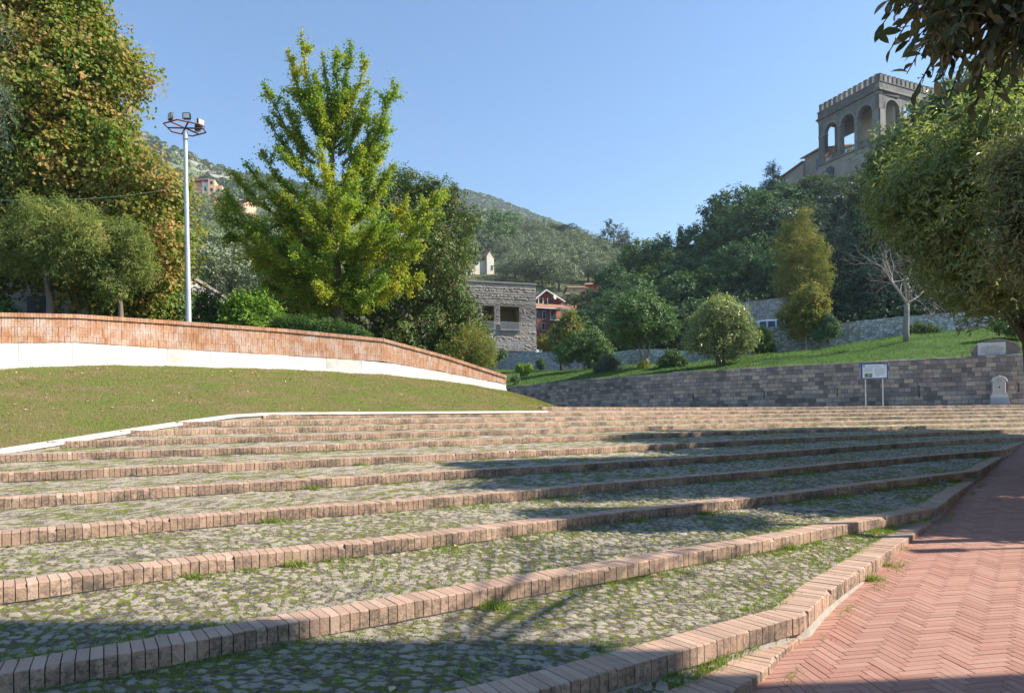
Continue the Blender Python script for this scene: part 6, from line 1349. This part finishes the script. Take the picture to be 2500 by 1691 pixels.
tree('autumn_tree', 'tall feathery yellow-brown tree rising behind the van and stone pillar', 76,
     [(1955, 600, 42), (1920, 640, 34), (1985, 640, 38), (1950, 680, 46), (1915, 700, 30), (1990, 700, 34), (1950, 560, 30), (1930, 730, 36), (1970, 745, 34), (2010, 670, 20), (1900, 600, 18), (1965, 530, 16)], (1960, 815), (1955, 600), 'yellow', 30000, (.19, .11), tr=.14, seed=75, lpc=12, tl=.8, upb=.8, rough=.6, inner=.4, shell=.5, group=None, spread=.6)
tree('autumn_tree', 'smaller rounded tree turning orange in front of the rubble wall near the van', 60,
     [(1965, 745, 36), (1935, 770, 28), (1995, 765, 28), (1965, 785, 34), (1970, 715, 22), (2005, 745, 18)], (1968, 872), (1966, 780), 'yellow', 15000, (.20, .13), tr=.08, seed=76, lpc=12, tl=.5, rough=.5, nl=6, tmat='palebark')
def bushes():
    for lab, d, L, mat, n, leaf, sd, kw in [
        ('olive yellow bush at the right corner of the square stone building under the villa', 98, [(1328, 835, 20), (1345, 822, 16), (1335, 850, 20), (1352, 848, 18)], 'yellow', 6000, (.24, .15), 94, {}),
        ('feathery blue-green shrub on the lawn left of the multi-stemmed tree', 60, [(1480, 895, 22), (1465, 905, 18), (1500, 900, 18), (1482, 880, 14), (1515, 908, 12)], 'grey', 9000, (.20, .06), 81, dict(upb=.6)),
        ('rounded dark shrub between the multi-stemmed tree and the round bush', 56, [(1640, 880, 22), (1625, 890, 16), (1660, 888, 16), (1642, 868, 13)], 'grove', 7000, (.16, .07), 82, dict(upb=.4)),
        ('heart shaped clipped bush on a short trunk at the far end of the lawn', 66, [(1272, 900, 11), (1290, 899, 10), (1281, 908, 8)], 'lime', 3600, (.12, .09), 83, {}),
        ('little dark standard bush beside the heart shaped one', 74, [(1320, 886, 9), (1323, 893, 7)], 'oak', 1800, (.14, .09), 84, {}),
        ('spiky palm-like dark shrub left of the van', 62, [(1855, 815, 20), (1845, 830, 16), (1868, 825, 16), (1856, 845, 16), (1880, 850, 12)], 'grove', 6000, (.34, .05), 85, dict(upb=.8)),
        ('very dark bush growing over the rubble wall right of the orange tinted tree', 59, [(2020, 800, 24), (2000, 815, 16), (2038, 805, 16), (2022, 780, 14)], 'oak', 7000, (.16, .08), 86, {}),
        ('low ivy clump against the rubble wall behind the bare tree trunk', 56, [(2240, 800, 14), (2262, 805, 12), (2220, 803, 10), (2285, 806, 9)], 'oak', 3600, (.13, .09), 87, {}),
        ('trailing weed clump hanging over the grey stone wall under the round bush', 48, [(1768, 905, 5), (1772, 911, 4)], 'grove', 500, (.13, .07), 88, {}),
        ('small bush at the foot of the multi-stemmed tree trunk', 57.5, [(1568, 898, 9), (1580, 905, 7), (1574, 888, 7)], 'yellow', 1600, (.14, .09), 89, {}),
        ('tiny round bush on the lawn below the heart shaped one', 63, [(1256, 925, 6), (1262, 928, 5)], 'oak', 700, (.12, .08), 90, {}),
        ('bushy green plants at the far corner of the bank behind the memorial arch', 46, [(2440, 790, 16), (2465, 800, 18), (2490, 795, 20), (2515, 800, 20)], 'grove', 6000, (.16, .07), 91, {}),
        ('scrubby bushes between the stone building and its grey terrace wall', 84, [(1205, 872, 16), (1180, 880, 20), (1225, 866, 10)], 'grove', 5000, (.25, .15), 92, {})]:
        shrub(lab, d, L, mat, n, leaf, sd, lpc=7, tl=.3, **kw)
bushes()
# bare tree
def bare_tree():
    d = 50; rg = np.random.default_rng(93); b = P(2212, 824, d); th = empty('bare_tree', tuple(b)); tag(th, 'leafless pale grey tree with fanned branches on the green bank', 'tree')
    mb = MB(); f0 = P(2214, 742, d); t_ = np.linspace(0, 1, 6)[:, None]; ln = b*(1-t_)+f0*t_; ln[0, 2] -= .3; mb.tube(ln, np.linspace(.21, .17, 6), 10)
    def grow(p, dr, L, r, lv):
        n = 5; pts_ = [p]
        for i in range(n): dr = unit(dr+rg.normal(size=3)*.13+np.array([0, 0, .02 if lv < 3 else -.01])); pts_.append(pts_[-1]+dr*L/n)
        mb.tube(pts_, np.linspace(r, r*.6, n+1), 7 if lv < 2 else 3, cap=False)
        if lv >= 6: return
        k = 3 if lv < 4 else 2
        for j in range(k):
            q = pts_[-1] if j < 2 else pts_[rg.integers(2, n)]
            grow(q, unit(dr+rg.normal(size=3)*.55), L*rg.uniform(.62, .88), r*.58 if j < 2 else r*.4, lv+1)
    for (x, y, dy) in ((2110, 640, -.6), (2150, 600, .8), (2200, 590, -.4), (2250, 610, .5), (2320, 660, -.3), (2180, 660, 1.5), (2240, 670, -1.6)):
        v = P(x, y, d+dy)-f0; grow(f0, unit(v), np.linalg.norm(v)*.42, .085, 1)
    mb.build('branches', M['palebark'], th, smooth=True)
bare_tree()

# ================================================================== near evergreens on the right
tree('laurel_tree', 'large dense evergreen laurel with narrow shiny leaves filling the right side', 12.5,
     [(2390, 460, 150, -1.9), (2400, 430, 150, .6), (2270, 420, 90, -.9), (2190, 395, 50), (2320, 540, 100, -1.4), (2220, 490, 70), (2440, 640, 110, -1.9), (2460, 620, 110, .8), (2390, 680, 70, -1.2), (2310, 640, 60), (2480, 340, 160), (2380, 300, 100), (2300, 310, 56), (2600, 500, 180), (2520, 300, 120), (2490, 690, 70), (2400, 715, 34), (2160, 450, 40), (2240, 335, 34), (2460, 210, 80), (2620, 680, 110), (2140, 425, 22), (2170, 530, 34), (2450, 738, 24), (2495, 745, 26), (2250, 580, 40), (2340, 700, 30), (2200, 350, 16), (2420, 200, 30), (2330, 260, 26)],
     (2560, 1160, 13), (2480, 560, 13), 'laurel', 130000, (.125, .036), tr=.22, seed=101, lpc=16, tl=.40, droop=.0, spread=.6, nl=16, rough=.5, shell=.3, inner=.08, dj=.3, upb=.5)
tree('bronze_tree', 'bronze leaved evergreen with lime young shoots at the right edge before the laurel', 8.5,
     [(2500, 480, 60), (2470, 420, 34), (2440, 400, 22), (2520, 560, 70), (2480, 620, 46), (2540, 400, 70), (2460, 530, 30), (2590, 480, 90), (2600, 620, 90), (2500, 670, 30)], (2700, 1300, 8.5), (2600, 560, 8.5), 'bronze', 24000, (.10, .026), tr=.1, seed=102, lpc=14, tl=.34, spread=.5, nl=10, rough=.4, dj=.3, upb=.9, group=None)
# overhanging branch of a tree standing just outside the frame
def overhang():
    d = 4.3; rg = np.random.default_rng(103); b = np.array([6.6, 3.6, pav_z(6.6, 3.6)]); fork = np.array([6.3, 3.6, 4.6])
    d = 4.0; th = empty('overhanging_tree', tuple(b)); tag(th, 'dark large-leaved evergreen branch hanging into the top corner of the sky', 'tree'); mb = MB(); leaves = []
    mb.tube([b-(0, 0, .3), (b+fork)/2+(.06, 0, 0), fork, fork+(-.2, .1, 1.2)], [.17, .14, .12, .09], 10)
    tips = [(2112, 85, .3), (2122, 20, -.1), (2140, 135, .0), (2160, 62, .5), (2150, -30, .2), (2205, 235, .2), (2215, 160, -.3), (2195, 100, .1), (2250, 200, .4), (2250, 60, -.3), (2280, 262, .0), (2300, 120, .3), (2330, 235, .5), (2340, 40, -.3), (2372, 285, .2), (2380, 180, -.3), (2420, 215, .3), (2440, 90, .0), (2470, 160, .5), (2200, 10, .4), (2290, -20, 0), (2400, 10, .5), (2460, 30, -.3), (2230, 120, .8), (2300, 180, .9), (2350, 110, 1.0), (2420, 130, .9), (2500, 60, .2), (2500, 130, -.2), (2310, 60, .7), (2390, 70, .4), (2180, 190, .6), (2270, 140, -.5), (2430, 170, -.4), (2350, 200, -.2), (2400, 130, 1.2), (2300, 30, 1.2), (2210, 60, 1.0), (2450, 60, 1.3), (2360, 150, .1), (2330, 90, .2), (2280, 90, .1), (2410, 50, -.1), (2370, 20, .2)]
    for k in range(170): tips.append((rg.uniform(2230, 2520), rg.uniform(-250, 175), rg.uniform(-.6, .5)))
    hub = [fork+np.array([-.6-.35*k, .05*k, .25+.12*k]) for k in range(7)]
    for k in range(70): tips.append((rg.uniform(2350, 3200), rg.uniform(-700, 60), rg.uniform(-1.2, .1)))
    mb.tube([fork]+hub, np.linspace(.1, .025, 8), 7)
    for (x, y, dy) in tips:
        e = P(x+34, y-8, d+dy*.5); h = hub[int(np.argmin([np.linalg.norm(e-q)+max(0, e[0]-q[0])*-.2 for q in hub]))]; h = np.array(h)+rg.normal(size=3)*.05
        t_ = np.linspace(0, 1, 9)[:, None]; ln = h*(1-t_)+e*t_; ln[:, 2] += np.sin(t_[:, 0]*pi)*.12*np.linalg.norm(e-h); ln += rg.normal(size=ln.shape)*.012; mb.tube(ln, np.linspace(.016, .003, 9), 4)
        L_ = np.linalg.norm(e-h)
        for s_ in np.arange(max(0, 1-.55/L_), 1.0, .045/L_):
            i = s_*8; q = np.array([np.interp(i, np.arange(9), ln[:, c]) for c in range(3)]); dv = unit(ln[8]-ln[5]); leaves.append((q, unit(dv*.7+rg.normal(size=3)*.6+np.array([0, 0, -.25]))))
        for m_ in range(3):    # side shoots
            i = rg.uniform(3.5, 7.8); q = np.array([np.interp(i, np.arange(9), ln[:, c]) for c in range(3)]); dv = unit(unit(e-h)+rg.normal(size=3)*.7+np.array([0, 0, -.2])); l_ = rg.uniform(.12, .30)
            mb.tube([q, q+dv*l_*.5, q+dv*l_+(0, 0, -.02)], [.006, .004, .002], 4)
            for s_ in np.arange(.15, 1.02, .05/l_*.8): leaves.append((q+dv*l_*s_, unit(dv*.8+rg.normal(size=3)*.6+np.array([0, 0, -.25]))))
    for k in range(12):
        e = np.array([rg.uniform(8.4, 11.4), rg.uniform(6.3, 7.7), rg.uniform(6.2, 7.6)]); h = fork+np.array([.4, .5, 1.2]); t_ = np.linspace(0, 1, 6)[:, None]; ln = h*(1-t_)+e*t_; mb.tube(ln, np.linspace(.03, .006, 6), 4)
        for m_ in range(42): leaves.append((e+rg.normal(size=3)*.22, unit(rg.normal(size=3))))
    mb.build('branches', M['bark'], th, smooth=True)
    Pp = np.array([l[0] for l in leaves]); D = np.array([l[1] for l in leaves]); n = len(Pp); Nn = unit(rg.normal(size=(n, 3))*.7+np.array([0, 0, .8])); sz = rg.uniform(.7, 1.2, n)*.11
    # six-sided leaves for the close branch
    Sd = unit(np.cross(D, Nn)); Nn = np.cross(Sd, D); V = np.empty((n, 8, 3)); L_ = sz[:, None]; W_2 = L_*.19
    for k, (a_, w_, z_) in enumerate(((0, 0, 0), (.25, .75, .03), (.55, 1, .02), (.82, .6, -.03), (1, 0, -.10), (.82, -.6, -.03), (.55, -1, .02), (.25, -.75, .03))):
        V[:, k] = Pp+D*L_*a_+Sd*W_2*w_+Nn*L_*(z_+abs(w_)*.05)
    mesh('leaves', V.reshape(-1, 3), np.arange(n*8).reshape(-1, 8), M['magoak'], th, rnd=np.repeat(rg.random(n), 8))
overhang()
# evergreens standing outside the frame on the right: they throw the shade over the middle of the steps
for (x, y, h, r_, lab, sd) in ((12.4, 10.2, 7.2, 1.7, 'first evergreen of the row beside the red paving behind the laurel, outside the view', 113), (15.8, 14.0, 10.5, 2.9, 'second evergreen of the row beside the red paving, outside the view', 111), (18.4, 17.4, 12.8, 3.6, 'third evergreen of the row beside the red paving, outside the view', 112), (21.2, 20.4, 13, 3.3, 'fourth evergreen of the row beside the red paving, outside the view', 114), (23.9, 23.2, 13, 3.0, 'last evergreen of the row beside the red paving, outside the view', 115)):
    z = pav_z(x, y) if y < 23 else 1.2; th = empty('evergreen_tree', (x, y, z)); tag(th, lab, 'tree', 'evergreens along the paving'); rg = np.random.default_rng(sd)
    lb = [(np.array([x, y, z+h*.62]), np.array([r_, r_, h*.33]))]+[(np.array([x+rg.uniform(-1, 1)*r_*.6, y+rg.uniform(-1, 1)*r_*.6, z+h*rg.uniform(.26, .85)]), np.array([r_*.5]*3)) for _ in range(8)]
    crown_mesh('crown', lb, 30000, .26, .15, M['laurel'], th, lpc=8, tl=.4, seed=sd, inner=.4, shell=.6, sub=2); trunk_mesh('trunk', (x, y, z), (x, y, z+h*.6), .2, lb, M['bark'], th, sd)
th = empty('shade_hedge', (12.4, 11, .3)); tag(th, 'unseen tall hedge added to shade the paving', 'hedge')  # added out of view to block sun passing under the laurel crown
lb = [(np.array([11.7+.42*(yy-8.8)+.3, yy, pav_z(12, yy)+zz]), np.array([.9, .8, .9])) for yy in np.arange(9.5, 17, .8) for zz in (.6, 1.7, 2.9, 3.9)]
crown_mesh('foliage', lb, 26000, .16, .10, M['laurel'], th, lpc=8, tl=.3, seed=113, inner=1, shell=.8); trunk_mesh('stem', (12, 9.6, .3), (12.5, 10, 2.5), .06, lb, M['bark'], th, 113)
# house corner just outside the frame whose shadow edge crosses the paving close to the camera
th = empty('corner_house', (14, 0, -1)); tag(th, 'plastered corner house outside the view casting shade over the near steps', 'house')
mb = MB(); mb.box((15.2, -2.7, 6.7), (7.6, 14.5, 15.5)); mb.build('wall', M['creamplaster'], th)
mb = MB(); mb.box((15.2, -2.7, 14.55), (8.3, 15.0, .3)); mb.build('roof', M['tiles2'], th)
for yy in (-7, -3.5, 0, 2.8):
    for zz in (2.6, 6.0, 9.0): mb = MB(); mb.box((11.38, yy, zz), (.08, 1.1, 1.6)); wf = mb.build('window', M['whitepl'], th); mb = MB(); mb.box((11.35, yy, zz), (.06, .9, 1.4)); mb.build('pane', M['dark'], wf)
# slim post outside the frame: its thin shadow crosses the paving
th = empty('street_post', (11.5, 8.05, pav_z(11.5, 8.05))); tag(th, 'slim metal post outside the view casting a thin shadow line on the paving', 'post')
mb = MB(); mb.tube([(11.5, 8.05, -.5), (11.5, 8.05, 5.2)], .035, 8); mb.build('pole', M['galv'], th)
mb = MB(); mb.box((11.5, 8.05, 5.2), (.5, .2, .12)); mb.build('lamp_head', M['black'], th)

# ================================================================== weeds, moss tufts, fallen leaves
rg = np.random.default_rng(120); PT = []
for (A, B, za, zb, k) in TREADS:
    if k > 9: continue
    n = [1600, 2600, 3800, 3400, 2800, 2200, 1800, 1500, 1000, 900][k]*2; ll = len(A); s_ = rg.random(n)*(ll-1); i = s_.astype(int).clip(0, ll-2); f = (s_-i)[:, None]
    near = rg.random(n) < .6; t_ = np.where(near, 1-rg.random(n)**3*.25, rg.random(n)); t_ = np.where(rg.random(n) < .12, rg.random(n)**2*.1, t_)
    a = A[i]*(1-f)+A[i+1]*f; b = B[i]*(1-f)+B[i+1]*f; xy = a*(1-t_[:, None])+b*t_[:, None]
    dn = fbm(np.c_[xy*1.6, xy[:, 0]*0+k], 3, 9); kp = rg.random(n) < np.clip((dn-.47)*7, 0, 1); xy = xy[kp]; t_ = t_[kp]
    f1, f2, _i = cell_noise(xy, .135, 3); PT.append(np.c_[xy, za*(1-t_)+zb*t_-.008])
PT = np.concatenate(PT); PT = np.repeat(PT, 7, axis=0); PT[:, :2] += rg.normal(size=(len(PT), 2))*.03
blades('weeds', PT, .032, .008, M['weed'], 'green weeds and moss tufts growing in the cobble joints and along the brick steps', 1.1, 121)
# a few bigger weed rosettes along the curbs
CP = []
for k, s_list in ((1, (.75, .80, .87)), (2, (.22, .42, .6)), (3, (.28, .31, .46, .5, .66)), (4, (.3, .55)), (5, (.2, .5)), (6, (.18, .3)), (0, (.6,))):
    c_ = resample(FC[k], .05)
    for s_ in s_list:
        q = c_[int(s_*(len(c_)-1))]; m_ = 130; CP.append(np.c_[q[0]+rg.normal(size=m_)*.07, q[1]-.05+rg.normal(size=m_)*.03, np.full(m_, zk(k)-.135)])
CP = np.concatenate(CP); blades('weeds', CP, .065, .012, M['weed'], 'taller bright weed clumps sprouting at the foot of the brick steps', 1.2, 122)
# weeds along the junction with the red paving
ex = resample(np.vstack([FC[0][2:], np.array(EDGE[1]), np.array(EDGE[2])]), .02); n = 2600; q = ex[rg.integers(0, len(ex), n)]; q = q+np.c_[.06+np.abs(rg.normal(size=n))*.06, -.05-np.abs(rg.normal(size=n))*.05]
kp = fbm(np.c_[q*2.2, q[:, 0]*0], 3, 4) > .52; q = q[kp]; blades('weeds', np.c_[q, pav_z(q[:, 0], q[:, 1])], .035, .008, M['weed'], 'sparse weeds along the foot of the brick edging beside the red paving', 1.2, 123)
# fallen leaves
M['deadleaf'] = leafmat('dead_leaf', [(.2, (.20, .11, .05)), (.6, (.38, .27, .15)), (.9, (.52, .44, .30))], 1, .1, .7, .3, .1)
fl_p = []
u = rg.random(1300)*(149); v = rg.random(1300)*69; iu = u.astype(int); iv = v.astype(int); fl_p = [LAWN[b_, a_]+(0, 0, .03) for a_, b_ in zip(iu, iv)]
for (A, B, za, zb, k) in TREADS[:8]:
    for _ in range(16): i = rg.integers(0, len(A)); t_ = rg.random(); fl_p.append(np.r_[A[i]*(1-t_)+B[i]*t_, za*(1-t_)+zb*t_+.015])
fl_p = np.array(fl_p); n = len(fl_p); V, F = leaf_geo(fl_p, rg.normal(size=(n, 3))*np.array([1, 1, .15]), rg.normal(size=(n, 3))*.35+np.array([0, 0, 1]), rg.uniform(.06, .12, n), rg.uniform(.035, .06, n))
o = mesh('leaf_litter', V, F, M['deadleaf'], rnd=np.repeat(rg.random(n), 4)); tag(o, 'scattered dry brown fallen leaves on the grass bank and cobbles', kind='stuff')

# ================================================================== haze
HAZE = .00019
hz = bpy.data.materials.new('haze_air'); hz.use_nodes = True; nt = hz.node_tree; nt.nodes.clear(); out = nt.nodes.new('ShaderNodeOutputMaterial'); pv = nt.nodes.new('ShaderNodeVolumePrincipled')
pv.inputs['Color'].default_value = (.78, .89, 1.0, 1); pv.inputs['Density'].default_value = HAZE; pv.inputs['Anisotropy'].default_value = .2; nt.links.new(pv.outputs[0], out.inputs['Volume'])
mb = MB(); mb.box((-100, 855, 212), (1900, 1850, 432.6)); o = mb.build('haze', hz); tag(o, 'thin blue-grey autumn haze over the valley', kind='stuff')
